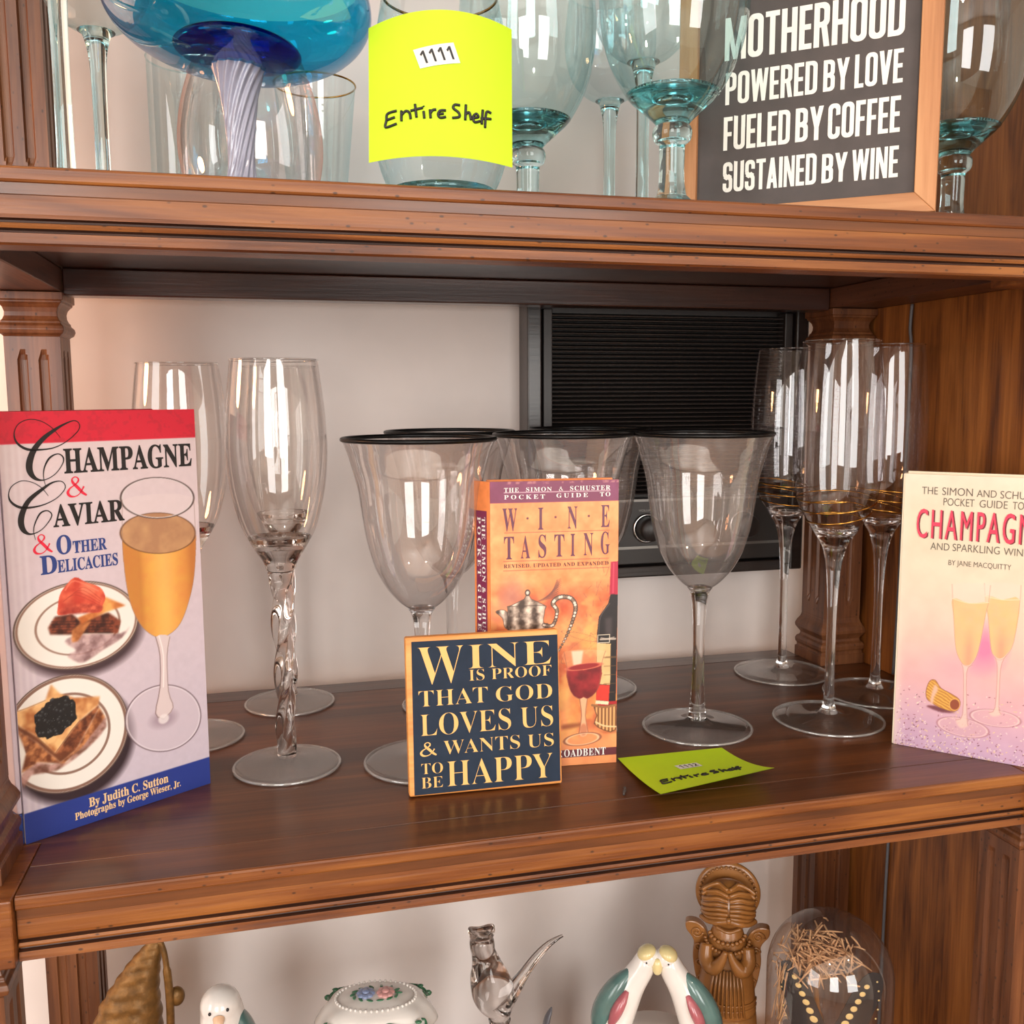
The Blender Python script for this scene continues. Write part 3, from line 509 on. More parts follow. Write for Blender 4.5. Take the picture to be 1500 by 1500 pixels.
window(2, lambda mb, a, b, c, d: mb.box(a, b, Y0-.06, Y0-.02, c, d), .25, 1.25, -.3, 1.2)
window(3, lambda mb, a, b, c, d: mb.box(X0-.06, X0-.02, a, b, c, d), -1.9, -.7, -.25, 1.15)

# ------------------------------------------------------------------ display cabinet
PL, PR = -0.160, 0.5035       # post centres across
cab = thing('display_cabinet', 'open walnut display cabinet with moulded shelves and fluted posts', 'cabinet')
# moulded front edge, (y, z) below the shelf top
FAS = [(.02, 0), (.0008, 0), (-.0004, -.0006), (-.001, -.0016), (-.001, -.0062), (-.0004, -.0072), (.0012, -.0078), (.0034, -.0082), (.0036, -.0096), (.0016, -.0104), (.0010, -.0118),
       (.0008, -.0165), (.0008, -.0215), (.0012, -.0232), (.0034, -.0240), (.0036, -.0248), (.0014, -.0254), (.0006, -.0266), (.0012, -.0278), (.0034, -.0286), (.0032, -.0294), (.0008, -.0300), (.0004, -.0345), (.002, -.0355), (.02, -.0355)]
FAS_GLAZE = (6, 7, 8, 13, 14, 15, 18, 19, 20)      # recesses that keep the dark stain
def shelf(z):
    s = MB().prism([(-.129, .0315), (.4725, .0315), (.4725, .0598), (.4815, .0598), (.4815, .2912), (-.138, .2912), (-.138, .0598), (-.129, .0598)], z-.013, z, 'xy').box(-.129, .472, .0006, .0311, z-.013, z)
    for a, b in ((-.19, -.138), (.4815, .534)): s.box(a, b, .06, .301, z-.013, z)
    s = s.build('shelf', ['wood_top'], cab, bevel=.0004)
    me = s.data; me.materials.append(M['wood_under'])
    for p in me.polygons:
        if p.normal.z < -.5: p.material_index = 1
    f = MB(); n = len(FAS)
    vs = [(x, y, z+q-(0.0 if q else .0002)) for x in (-.1288, .4720) for y, q in FAS]
    f.add(vs, [tuple(range(n)), tuple(range(2*n-1, n-1, -1))]+[(k, (k+1) % n, n+(k+1) % n, n+k) for k in range(n)])
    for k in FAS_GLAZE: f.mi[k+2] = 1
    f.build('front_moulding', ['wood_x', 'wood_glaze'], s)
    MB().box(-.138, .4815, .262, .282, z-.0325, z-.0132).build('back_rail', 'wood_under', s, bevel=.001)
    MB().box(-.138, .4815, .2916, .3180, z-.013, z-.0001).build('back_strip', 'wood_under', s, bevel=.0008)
    for a, b in ((-.19, -.139), (.4825, .5255)):
        MB().box(a, b+(.009 if a > 0 else 0), .0605, .29, z-.0301, z-.0132).build('side_rail', 'wood_y', s, bevel=.0008)
    for a, b in ((-.19, -.1295), (.4730, .534)):
        MB().box(a, b, -.0045, .0595, z-.0355, z).build('corner_block', 'wood_x', s, bevel=.001)
    return s
for z in (.351, 0.0, -.395, .702): shelf(z)
# a fluted square post with moulded base and capital
def shaft_mesh(z0, z1, h):
    mb = MB(); fl0, fl1 = z0+.014, z1-.012; nu, nz = 33, 60
    zs = [z0]+[fl0-.003+(fl1-fl0+.006)*i/nz for i in range(nz+1)]+[z1]
    for q in range(4):
        ca, sa = math.cos(q*PI/2), math.sin(q*PI/2); vs = []; fs = []
        for z in zs:
            for i in range(nu):
                u = -h+2*h*i/(nu-1); d = 0
                for cx in (-.0068, .0068):
                    zz = max(fl0+.0031-z, z-(fl1-.0031), 0); rr = math.hypot(u-cx, zz)
                    if rr < .0031: d = math.sqrt(max(0, 1-(rr/.0031)**2))**.6*.0026
                x, y = u, -h+d; vs.append((ca*x-sa*y, sa*x+ca*y, z))
        for a in range(len(zs)-1):
            for i in range(nu-1): fs.append((a*nu+i, a*nu+i+1, (a+1)*nu+i+1, (a+1)*nu+i))
        mb.add(vs, fs)
    return mb
BASE = [(.0225, 0), (.0225, .009), (.0212, .0095), (.0212, .012), (.0222, .0135), (.0225, .0165), (.0215, .019), (.0195, .0205), (.0190, .023), (.0200, .0245), (.0226, .0285), (.0228, .031), (.0215, .0345), (.0195, .038), (.0186, .041), (.0185, .043)]
def cap_prof(H):
    return [(.0185, H-.0315), (.0192, H-.0305), (.0212, H-.0292), (.0222, H-.0265), (.0216, H-.0238), (.0198, H-.0222), (.0196, H-.0205), (.0186, H-.0195), (.0176, H-.0170), (.0174, H-.0140), (.0182, H-.0110), (.0200, H-.0085), (.0212, H-.0076), (.0212, H-.0062), (.0225, H-.0058), (.0225, H-.0003)]
def make_post(H):
    p = shaft_mesh(.043, H-.0315, .0185).build('post', 'wood_z', cab)
    MB().square(BASE).build('base_moulding', 'wood_z', p, bevel=.0004)
    MB().square(cap_prof(H)).build('capital', 'wood_z', p, bevel=.0004)
    return p
def copy_post(p, loc):
    c = p.copy(); COL.objects.link(c); c.location = loc
    for g in kids(p):
        d = g.copy(); COL.objects.link(d); d.parent = c
def posts(z, H, front):
    pa = make_post(H); pa.location = (PL, .278, z)
    copy_post(pa, (PR, .278, z))
    for x, y in front: copy_post(pa, (x, y, z))
posts(0.0, .3205, ((PL, .035),)); posts(.351, .3205, ((PL, .035),)); posts(-.395, .3645, ((PL, .035), (PR, .035)))
for z0, z1, y0 in ((.0, .3209, .0602), (.351, .6719, .0602), (-.395, -.0301, .0602)):
    MB().box(.5262, .5345, y0, .29, z0+.0002, z1).build('side_panel', 'wood_panel', cab, bevel=.0004)

# cord hanging down the side panel
tag(MB().tube(smooth([(.5238, .207, .3200), (.5240, .2085, .30), (.5242, .2065, .285), (.5242, .206, .24), (.5243, .208, .15), (.5243, .209, .06), (.5243, .211, .002)], 6), .0013, 8).build('cord', 'cord'), 'thin grey cord running down the wooden side panel behind the middle shelf', 'cord')
tag(MB().tube(smooth([(.5240, .205, -.0310), (.5242, .2055, -.06), (.5242, .2035, -.08), (.5242, .206, -.12), (.5242, .208, -.2), (.5242, .209, -.349)], 6), .0013, 8).build('cord', 'cord'), 'thin grey cord running down the side panel behind the bottom shelf', 'cord')

# ------------------------------------------------------------------ wall intercom
def intercom():
    t = thing('wall_intercom', 'black wall intercom with louvred grille and round knob mounted on cream wall', 'intercom', (.358, .345, .205))
    x0, x1, z0, z1 = -.1365, .137, -.126, .128
    f = MB()
    for a, b, c, d in ((x0, x0+.013, z0, z1), (x1-.013, x1, z0, z1), (x0+.013, x1-.013, z0, z0+.010), (x0+.013, x1-.013, z1-.010, z1)): f.box(a, b, -.030, -.0005, c, d)
    f.build('frame', 'black_wood', t, bevel=.0015)
    MB().box(x0+.013, x1-.013, -.012, -.001, z0+.010, z1-.010).build('back_plate', 'black_plastic', t)
    g = MB(); zz = -.050
    while zz < z1-.016:
        g.add([(x0+.024, -.024, zz), (x1-.024, -.024, zz), (x1-.024, -.0245, zz+.0012), (x0+.024, -.0245, zz+.0012), (x0+.024, -.013, zz+.0036), (x1-.024, -.013, zz+.0036), (x1-.024, -.013, zz), (x0+.024, -.013, zz)],
              [(0, 1, 2, 3), (3, 2, 5, 4), (0, 7, 6, 1), (4, 5, 6, 7), (0, 3, 4, 7), (1, 6, 5, 2)]); zz += .0039
    g.build('grille', 'black_plastic', t)
    for a, b in ((x0+.0155, x0+.0235), (x1-.0235, x1-.0155)): MB().box(a, b, -.027, -.013, -.052, z1-.012).build('grille_rail', 'black_plastic', t, bevel=.0008)
    p = MB().box(x0+.014, x1-.014, -.0255, -.012, z0+.0115, -.0535).build('control_panel', 'panel_black', t, bevel=.001)
    MB().box(x0+.014, x1-.014, -.0263, -.0256, -.0562, -.0540).box(x0+.014, x1-.014, -.0263, -.0256, z0+.026, z0+.0285).build('trim_line', 'silver_line', p)
    for kx, lab in ((-.022, 'VOLUME'), (.075, None)):
        k = MB().lathe([(0, -.016), (.0095, -.016), (.0105, -.014), (.0115, 0), (0, 0)], 40)
        k.move(Matrix.Rotation(-PI/2, 3, 'X'), (kx, -.0258, -.081)).build('knob', 'black_plastic', p)
        MB().tube([(kx+.0125*math.cos(2*PI*i/40), -.0268, -.081+.0125*math.sin(2*PI*i/40)) for i in range(40)], .0013, 8, closed=True).build('knob_ring', 'chrome', p)
        if lab:
            w = MB(); put_text(w, lab, kx*1000-8, -65.5, 15, 2.0, 'sans', y=-.0258); w.build('knob_lettering', 'silver_line', p, recalc=False)
    return t
intercom()
# ------------------------------------------------------------------ glassware
def shell(mb, prof, seg=96, fn=None, k=4):
    return mb.lathe([p[:2] for p in smooth(prof, k)], seg, fn=fn)
def foot_prof(R, h0, hub, zt):
    """solid foot: flat underside, thin rounded edge, rising to the stem"""
    return [(0, .0004), (R*.96, .0004), (R, .0010), (R*.995, .0018), (R*.85, .0026), (R*.55, .0040), (hub*1.5, .0062), (hub*1.08, zt)]
def foot_edge(t, R):
    MB().tube([(R*math.cos(2*PI*i/96), R*math.sin(2*PI*i/96), .0013) for i in range(96)], .0010, 8, closed=True).build('foot_edge', 'foot_edge', t)
def twist_flute(name, label, loc, rz=0):
    t = thing(name, label, 'champagne flute', loc, rz, 'champagne flutes with twisted stems')
    b = MB(); shell(b, [(.0150, .1478), (.0205, .1545), (.0252, .1664), (.0300, .1869), (.0321, .2098), (.0317, .2250), (.0306, .2417), (.0274, .2684)])
    bo = b.build('bowl', 'clear', t)
    MB().tube([(.0274*math.cos(2*PI*i/96), .0274*math.sin(2*PI*i/96), .2686) for i in range(96)], .00055, 8, closed=True).build('rim', 'crystal', bo)
    # solid bottom of the bowl
    MB().lathe(smooth([(0, .1325), (.0085, .1330), (.0110, .1390), (.0165, .1478), (.0205, .1548)], 4)+[(.0198, .1556)]+smooth([(.0150, .1520), (.0080, .1505), (0, .1500)], 3), 64).build('bowl_base', 'crystal_grey', t)
    # barley-twist stem: four lobes turning with height
    s = MB()
    def tw(a, r, z):
        u = (z-.010)/.12; e = 1+.30*math.cos(3*a)*min(1, max(0, 8*u))*min(1, max(0, 8*(1-u)))
        return (r*e, z, a+u*PI*2.3)
    pr = smooth([(.0062, .0075), (.0062, .0138), (.0054, .030), (.0052, .0514), (.0054, .0700), (.0056, .0838), (.0060, .105), (.0066, .120), (.0085, .1318)], 14)
    s.lathe([(0, .0070)]+[p[:2] for p in pr]+[(0, .1322)], 60, fn=lambda a, r, z: tw(a, r, z))
    s.build('twisted_stem', 'crystal_grey', t)
    MB().lathe(foot_prof(.0352, 0, .0066, .0072)+[(0, .0074)], 96).build('foot', 'frosted_foot', t)
    foot_edge(t, .0347)
    return t
tf = twist_flute('champagne_flute', 'clear champagne flute with twisted stem standing in front, beside the tall champagne book', (.0058, .1385, 0))
dup(tf, (.0107, .2735, 0), 1.0, 'clear champagne flute with twisted stem standing directly behind the front twisted flute')
dup(tf, (-.0585, .2110, 0), 2.1, 'clear champagne flute half hidden behind the tall champagne and caviar book')

def goblet(label, loc):
    t = thing('wine_goblet', label, 'wine glass', loc, 0, 'bell-shaped wine goblets with black rims')
    b = MB(); shell(b, [(.0050, .1048), (.0090, .1066), (.0150, .1112), (.0222, .1195), (.0274, .1283), (.0310, .1366), (.0353, .1530), (.0379, .1700), (.0401, .1860), (.0440, .2010), (.0466, .2100), (.0499, .2178)])
    bo = b.build('bowl', 'smoke', t)
    MB().tube([(.0494*math.cos(2*PI*i/96), .0494*math.sin(2*PI*i/96), .2181) for i in range(96)], .0015, 8, closed=True).build('black_rim', 'black_rim', bo)
    MB().lathe([(0, .0070)]+smooth([(.0072, .0070), (.0058, .0170), (.0048, .0350), (.0041, .0603), (.0047, .0850), (.0062, .1000), (.0090, .1062)], 6)+[(.0070, .1070), (0, .1064)], 48).build('stem', 'crystal', t)
    MB().lathe(foot_prof(.0401, 0, .0066, .0080)+[(0, .0082)], 96).build('foot', 'crystal_foot', t); foot_edge(t, .0396)
    return t
gb = goblet('bell-shaped wine goblet with black rim, nearest the twisted flutes, partly behind the square wine sign', (.0955, .1220, 0))
dup(gb, (.1370, .2350, 0), 0, 'black-rimmed wine goblet at the back left, behind the goblet next to the square wine sign')
dup(gb, (.2050, .1590, 0), 0, 'black-rimmed wine goblet standing behind the orange wine tasting book')
dup(gb, (.2560, .2485, 0), 0, 'black-rimmed wine goblet at the back in front of the wall intercom, only its rim showing')
dup(gb, (.3023, .1356, 0), 0, 'black-rimmed wine goblet standing free behind the yellow sticky note on the middle shelf')

def gold_flute(label, loc, rz=0):
    t = thing('champagne_flute', label, 'champagne flute', loc, rz, 'champagne flutes with gold spirals')
    pr = [(.0060, .1240), (.0091, .1335), (.0135, .1410), (.0177, .1480), (.0225, .1560), (.0283, .1692), (.0312, .1894), (.0316, .2080), (.0314, .2250), (.0298, .2542), (.0267, .2837)]
    b = MB(); shell(b, pr); bo = b.build('bowl', 'flute_clear', t)
    MB().tube([(.0267*math.cos(2*PI*i/96), .0267*math.sin(2*PI*i/96), .2838) for i in range(96)], .0005, 8, closed=True).build('rim', 'crystal', bo)
    q = smooth(pr, 8)
    def rad(z):
        for a, c in zip(q[:-1], q[1:]):
            if a[1] <= z <= c[1]: return a[0]+(c[0]-a[0])*(z-a[1])/(c[1]-a[1]+1e-9)
        return q[-1][0]
    pts = []
    for i in range(320):
        a = 2*PI*2.7*i/319; z = .1510+.0220*i/319+.0040*math.sin(a*1.0+.9)
        r = rad(z)+.0003; pts.append((r*math.cos(a), r*math.sin(a), z))
    MB().tube(pts, .00055, 6).build('gold_spiral', 'gold', bo)
    MB().lathe([(0, .0060)]+smooth([(.0070, .0060), (.0048, .0105), (.0038, .0200), (.0034, .0500), (.0034, .0816), (.0044, .1060), (.0062, .1220), (.0090, .1338), (.0133, .1412), (.0172, .1475)], 6)+[(.0160, .1482)]+smooth([(.0115, .1462), (.0050, .1438), (0, .1432)], 3), 48).build('stem', 'crystal', t)
    MB().lathe([(0, .0004), (.0390, .0004), (.0408, .0010), (.0404, .0019), (.0300, .0025), (.0150, .0031), (.0085, .0046), (.0072, .0060), (0, .0062)], 96).build('foot', 'crystal_foot', t); foot_edge(t, .0402)
    return t
gf = gold_flute('tall champagne flute with gold spiral, frontmost of the three at the right', (.4062, .1264, 0))
dup(gf, (.4355, .2455, 0), 1.3, 'tall champagne flute with gold spiral at the back left, against the wall intercom')
dup(gf, (.4780, .1715, 0), 2.2, 'tall champagne flute with gold spiral nearest the wooden side panel')

# ------------------------------------------------------------------ books
def frame_of(P0, P1):
    return (P0[0], P0[1], 0), math.atan2(P1[1]-P0[1], P1[0]-P0[0])
INK = dict(black='black_ink', white='white_ink', blue='blue_ink', tan='tan_ink', plum='plum_ink', dplum='dark_plum_ink', red='pink_red_ink', grey='grey_ink')
def lettering(parent, name, items, st='serif', y=-.0003, dflt='black', offset=0.0):
    by = {}
    for i, d in enumerate(items): by.setdefault((d.get('c', dflt), i if d.get('c') == 'tan' else -1), []).append(d)
    for (c, _), ds in by.items():
        mb = MB()
        for d in ds: put_text(mb, d['s'], d['x'], d['z'], d['w'], d['h'], d.get('st', st), d.get('ls', 1.0), offset, y)
        mb.build(name, INK.get(c, c), parent, recalc=False)

# --- the tall champagne and caviar book
A = ART['cav']; W, H = 112.8, 238.0
loc, rz = frame_of((-.1366, .0590), (-.0429, .1209))
bk = thing('book', 'tall hardback on champagne and caviar with red and blue bands, standing open at the left', 'book', (loc[0], loc[1], .0002), rz)
p = Print(W, H, .40, (208, 196, 204))
v = p.V/H; base = np.stack([208-6*(1-v)+8*v, 190+6*v, 204-8*v*v], -1); p.c = base+(p.noise(3, 5)[..., None]-.5)*8
for k in (3.0, 6.5, 10): p.mix(np.exp(-((p.U-k)/1.1)**2)*.35, (236, 226, 228))
p.ell([(A['plate1'][0][0]+2, A['plate1'][0][1]-5), (A['plate1'][1][0]+2, A['plate1'][1][1]-5), (A['plate1'][2][0]+2, A['plate1'][2][1]-5)], (70, 52, 58), 1.0, 5)
p.ell([(A['plate2'][0][0]+3, A['plate2'][0][1]-7), (A['plate2'][1][0]+3, A['plate2'][1][1]-7), (A['plate2'][2][0]+3, A['plate2'][2][1]-7)], (52, 38, 44), 1.0, 5)
for nm, br in (('plate1', (128, 88, 70)), ('plate2', (110, 70, 54))):
    E = A[nm]; p.ell(E, (238, 232, 224)); p.ring(E, .7, (92, 70, 62), .995); p.ring(E, .9 if nm == 'plate1' else 1.7, br, .955, .8)
    r, R = p.ell_q(E); p.mix(((r < .92) & (r > .70))*.25, (244, 240, 232)); p.ring(E, .9 if nm == 'plate1' else 1.5, br, .67, .75)
tx = p.noise(4, 11)
def tex(mask, c0, c1, n=None):
    n = tx if n is None else n
    t = np.clip((n-.28)/.44, 0, 1)[..., None]; col = np.array(c0)*(1-t)+np.array(c1)*t
    m = np.clip(mask, 0, 1)[..., None]; p.c = p.c*(1-m)+col*m
tex(p.poly_mask(A['refl1'], 3, .4)*.85, (120, 82, 84), (196, 160, 160))
tex(p.poly_mask(A['brown1'], 0, .25), (60, 26, 20), (136, 66, 44), p.noise(2.5, 21))
for k in range(5): q = A['brown1']; p.line([(q[0][0]+2, q[0][1]+3-k*1.6), (q[6][0]-3, q[6][1]+8-k*1.7)], .4, (40, 16, 14), .6)
tex(p.poly_mask(A['toast2'], 0, .3), (150, 84, 44), (224, 150, 90), p.noise(5, 23))
tex(p.poly_mask(A['toast1'], 0, .3), (190, 104, 50), (240, 172, 96), p.noise(6, 25))
tex(p.poly_mask(A['salmon'], 3), (198, 62, 46), (236, 118, 84), p.noise(6, 31))
tex(p.poly_mask(A['salmon2'], 3, .3)*.8, (150, 44, 36), (226, 110, 80), p.noise(3, 41))
q = A['salmon']; cx = sum(a[0] for a in q)/len(q); cz = sum(a[1] for a in q)/len(q)
ms = p.poly_mask(q, 3); p.mix(ms*np.exp(-((p.U-cx-4)/4)**2-((p.V-cz-5)/4)**2)*.5, (246, 150, 118)); p.mix(ms*np.exp(-((p.U-cx+6)/4)**2-((p.V-cz+4)/5)**2)*.5, (150, 44, 36))
for k in range(4): p.line([(q[0][0]+2+3*k, q[0][1]-3+2*k), (cx-2+k*2, cz+3+k), (q[5][0]-4+k*.5, q[5][1]-4+k)], .45, (170, 52, 40), .55, 4)
p.line([(q[1][0]+1, q[1][1]-1), (q[2][0], q[2][1]-2), (q[4][0]-1, q[4][1]-2)], .8, (244, 150, 120), .5, 4)
tex(p.poly_mask(A['refl2'], 2, .4)*.9, (110, 66, 52), (196, 150, 140))
q, q4 = A['toast3'], A['toast4']; tex(p.poly_mask([q[0], q[12], q[11], q[10], q[9], q[8], q[7], q4[4], q4[3], q4[2], q4[1], q4[0]], 0, .3), (88, 44, 28), (168, 98, 60), p.noise(3, 53)); p.poly([q[0], q[12], q[11], q[10], q4[3], q4[2], q4[1], q4[0]], (104, 56, 34), 0, .3, .8)
tex(p.poly_mask(A['toast4'], 0, .3), (112, 58, 34), (200, 132, 82), p.noise(3, 51))
tex(p.poly_mask(A['toast3'], 0, .2), (178, 106, 58), (240, 190, 128), p.noise(7, 57))
p.line(A['toast3'][8:12], .5, (130, 74, 40), .7); p.line([A['toast3'][0], A['toast3'][1], A['toast3'][2]], .45, (150, 90, 50), .6)
q = A['caviar']; rs = random.Random(8); jag = []
for a, b in zip(q, q[1:]+q[:1]):
    for k in range(4): jag.append((a[0]+(b[0]-a[0])*k/4+rs.uniform(-.7, .7), a[1]+(b[1]-a[1])*k/4+rs.uniform(-.7, .7)))
mk = p.poly_mask(jag, 2); p.mix(mk, (22, 22, 24)); rs = random.Random(4)
for i in range(170):
    c = A['caviar'][0]; q = (c[0]+rs.uniform(0, 26), c[1]+rs.uniform(-18, 16))
    i0 = int(np.clip(q[1]/p.px, 0, p.nz-1)); j0 = int(np.clip(q[0]/p.px, 0, p.nx-1))
    if mk[i0, j0] > .6: p.ell([q, (q[0]+.75, q[1]), (q[0], q[1]+.75)], rs.choice([(10, 10, 12), (52, 54, 58), (34, 36, 38)])); p.ell([(q[0]-.2, q[1]+.25), (q[0], q[1]+.25), (q[0]-.2, q[1]+.45)], (150, 150, 150), 1, 0, .7)
# the glass of champagne
p.poly(A['glass'], (222, 204, 204), 4, 0, .5)
tl = np.clip((p.U-72)/38, 0, 1)
lm = p.poly_mask(A['liquid'], 4); lc = np.stack([226-30*np.abs(tl-.45)*1.6+8, 158-36*np.abs(tl-.4)*1.6+18*p.noise(5, 61), 78-30*np.abs(tl-.45)], -1)
p.c = p.c*(1-lm[..., None])+lc*lm[..., None]
p.mix(lm*np.exp(-((tl-.42)/.2)**2)*.5, (248, 196, 112)); p.mix(lm*(np.exp(-((tl-.93)/.09)**2)+.7*np.exp(-((tl-.02)/.06)**2))*.6, (176, 104, 50))
p.ell(A['surf'], (176, 128, 92)); p.mix((p.ell_q(A['surf'])[0] < 1)*np.clip((p.noise(6, 71)-.3)*1.2, 0, .7), (206, 160, 112)); p.ring(A['surf'], .5, (96, 60, 40), 1.0, .8)
p.ring(A['rim'], .75, (84, 66, 64), 1.0); p.ring(A['rim'], .4, (222, 212, 212), .965)
p.line(A['glass'], .35, (150, 120, 110), .7, 4)
p.ell(A['foot'], (206, 190, 200), 1, 0, .6); p.ring(A['foot'], .6, (104, 84, 92), 1.0, .9); p.ring(A['foot'], .5, (232, 224, 230), .96, .8)
p.ell([A['stem'][4], (A['stem'][4][0]+8, A['stem'][4][1]), (A['stem'][4][0], A['stem'][4][1]+5)], (150, 126, 140), 1, 4, .6)
p.poly(A['stem'], (220, 202, 202), 3); p.line(A['stem'][:5], .6, (130, 104, 104), .9, 3); p.line(A['stem'][4:], .5, (150, 124, 120), .9, 3)
p.line([(a[0]+2.2, a[1]) for a in A['stem'][:3]], .7, (246, 238, 236), .9, 3); p.ell([A['stem'][4], (A['stem'][4][0]+3.4, A['stem'][4][1]), (A['stem'][4][0], A['stem'][4][1]+3)], (236, 226, 226), 1, 1, .8)
p.mix(np.clip((p.V-220.8)/p.px+.5, 0, 1), (208, 24, 52)); p.mix((p.V > 221)*np.clip((p.noise(3, 81)-.58)*2, 0, .25), (150, 30, 44))
p.mix(np.clip((17.6-p.V)/p.px+.5, 0, 1), (42, 60, 138))
cov = p.build('front_cover', bk)
sw = MB(); sw.ribbon([(a/1000, b/1000, c/1000) for a, b, c in A['C1']], -.00035); sw.ribbon([(a/1000, b/1000, c/1000) for a, b, c in A['C2']], -.00045); sw.build('swash_initials', 'black_ink', bk, recalc=False)
lettering(bk, 'cover_lettering', A['T'], offset=.012)
for d in A['amp']: am = MB(); put_amp(am, d['x'], d['z'], d['w'], d['h'], -.0003); am.build('ampersand', 'red_ink', bk, recalc=False)
MB().box(0, W/1000, .0001, .0026, 0, H/1000).build('front_board', 'lilac_board', bk, bevel=.0006)
sp = MB().box(-.0030, -.0002, .0012, .0225, .0176, .2208)
sp = sp.build('spine', 'lilac_board', bk, bevel=.0008)
MB().box(-.0030, -.0002, .0012, .0225, .2209, H/1000).build('spine_band', 'cloth_red', sp, bevel=.0006); MB().box(-.0030, -.0002, .0012, .0225, 0, .0175).build('spine_band', 'blue_ink', sp, bevel=.0006)
mb = MB(); put_text(mb, 'A', 0, 9, 4, 4); put_text(mb, '061', 0, 4, 6, 2)
mb.v = [(-.0032, .013-x, z) for x, y, z in mb.v]; mb.build('spine_lettering', 'white_ink', sp, recalc=False)
MB().box(.0004, .108, .0030, .0170, .003, .2345).build('pages', 'pages', bk)
th = math.radians(13)
bb = MB().box(0, W/1000, -.0025, 0, 0, H/1000); bb.move(Matrix.Rotation(th, 3, 'Z'), (.0002, .0240, 0)); bb.build('back_board', 'cloth_red', bk, bevel=.0006)

# --- the wine tasting pocket guide
A = ART['wt']; W, H = 84.6, 191.0
loc, rz = frame_of((.1361, .0945), (.2201, .0873))
bk = thing('book', 'orange pocket guide to wine tasting standing upright behind the square wine sign', 'book', (loc[0], loc[1], .0002), rz)
p = Print(W, H, .38, (246, 164, 100)); n1 = p.noise(22, 1, 5); n2 = p.noise(7, 9, 4); vv = p.V/H
fd = np.clip((.66-vv)/.06, 0, 1); mo = np.clip((n1-.34)*2.6, 0, 1)*fd; p.c = np.stack([240-46*mo-24*(n2-.5), 152-66*mo-56*(n2-.5), 92-44*mo-50*(n2-.5)], -1)
p.mix(np.clip((p.noise(14, 31)-.5)*3, 0, .6)*fd, (186, 100, 72)); p.mix(np.clip((p.noise(11, 37)-.55)*3, 0, .5)*fd, (232, 184, 98))
p.mix(np.exp(-((p.U-14)/8)**2-((p.V-116)/12)**2)*.55, (160, 110, 112))
p.mix(np.clip((26-p.V)/10, 0, 1)*.7, (240, 158, 104))
lf = A['leaf'][0]; rs = random.Random(2)
for k in range(9):
    a = .25+.13*k; q0 = (lf[0]-4+k*1.2, lf[1]-6+k*.5); q1 = (q0[0]+13*math.cos(a), q0[1]+13*math.sin(a)*.8)
    p.line([q0, q1], .5, (120, 70, 60), .6)
    for j in range(5): f = .3+.15*j; b = (q0[0]+(q1[0]-q0[0])*f, q0[1]+(q1[1]-q0[1])*f); p.line([b, (b[0]+2.6, b[1]+1.6)], .4, (120, 74, 60), .55)
for k in range(26):
    q = (74+rs.uniform(-11, 5), 122+rs.uniform(-22, 16)); p.line([q, (q[0]+rs.uniform(-3, 3), q[1]+rs.uniform(1, 4))], .45, (110, 86, 66), .5)
for k in range(5): p.ring([(66+rs.uniform(-7, 6), 84+rs.uniform(-9, 9)), (70, 84), (66, 88)], .4, (140, 84, 70), 1, .5)
p.poly(A['shadow'], (120, 50, 30), 2, 1.0, .7); p.poly(A['shadow2'], (110, 46, 30), 2, .8, .8)
# silver teapot
def silver(mask, seed):
    n = .45*p.noise(2.6, seed, 3)+.30*(.5+.5*np.sin(p.U*.75+2))+.25*p.noise(6, seed+1, 2); t = np.clip((n-.28)/.42, 0, 1)[..., None]; m = np.clip(mask, 0, 1)[..., None]
    p.c = p.c*(1-m)+(np.array((70, 54, 44))*(1-t)+np.array((236, 216, 196))*t)*m
for nm, k in (('spout', 3), ('pot', 3), ('lid', 0)): silver(p.poly_mask(A[nm], k), 100+len(nm)); p.line(A[nm], .4, (60, 44, 36), .8, k, True)
hp = smooth(A['handle'], 5)
for q in hp: p.ell([q[:2], (q[0]+q[2]*.62, q[1]), (q[0], q[1]+q[2]*.62)], (64, 50, 42))
for i, q in enumerate(hp): p.ell([q[:2], (q[0]+q[2]*.36, q[1]), (q[0], q[1]+q[2]*.36)], (232, 218, 200) if i % 4 < 2 else (140, 118, 100))
kb = A['lid'][3]; p.ell([kb, (kb[0]+1.8, kb[1]), (kb[0], kb[1]+2.2)], (70, 56, 48)); p.ell([kb, (kb[0]+1, kb[1]), (kb[0], kb[1]+1.2)], (220, 206, 190))
# bottle
p.poly(A['bottle'], (26, 20, 22), 0); p.line([(a[0]+1.2, a[1]) for a in A['bottle'][1:4]], .5, (110, 100, 100), .7, 4)
cx = A['bottle'][2][0]; p.poly([(cx+4, A['bottle'][1][1]-10), (cx+9, A['bottle'][1][1]-9), (cx+9, A['bottle'][1][1]-22), (cx+4.5, A['bottle'][1][1]-20)], (70, 60, 62), 0, .8, .8)
p.poly(A['capsule'], (176, 26, 58)); q = A['capsule']; p.line([(q[0][0]+2, q[0][1]-1), (q[3][0]+2.4, q[3][1]+1)], .9, (226, 70, 96), .8)
p.poly(A['label'], (214, 176, 120)); p.mix(p.poly_mask(A['label'])*np.clip((p.noise(6, 3)-.4), 0, .4), (240, 214, 160))
l0 = A['label'][0]
for k, wd in enumerate((9, 12, 8, 11, 7)): p.line([(l0[0]+5, l0[1]-10-6*k), (l0[0]+5+wd, l0[1]-10-6*k)], .5 if k else 1.2, (120, 84, 50), .7)
p.poly(A['labelred'], (208, 54, 42)); q = A['labelred']; p.line([(q[0][0]+3, q[0][1]-14), (q[0][0]+16, q[0][1]-14)], 4.2, (168, 28, 36)); p.poly(A['labelwhite'], (236, 216, 180)); p.poly(A['tag'], (18, 15, 18)); p.line(A['tag'], .45, (226, 212, 190), 1, 0, True)
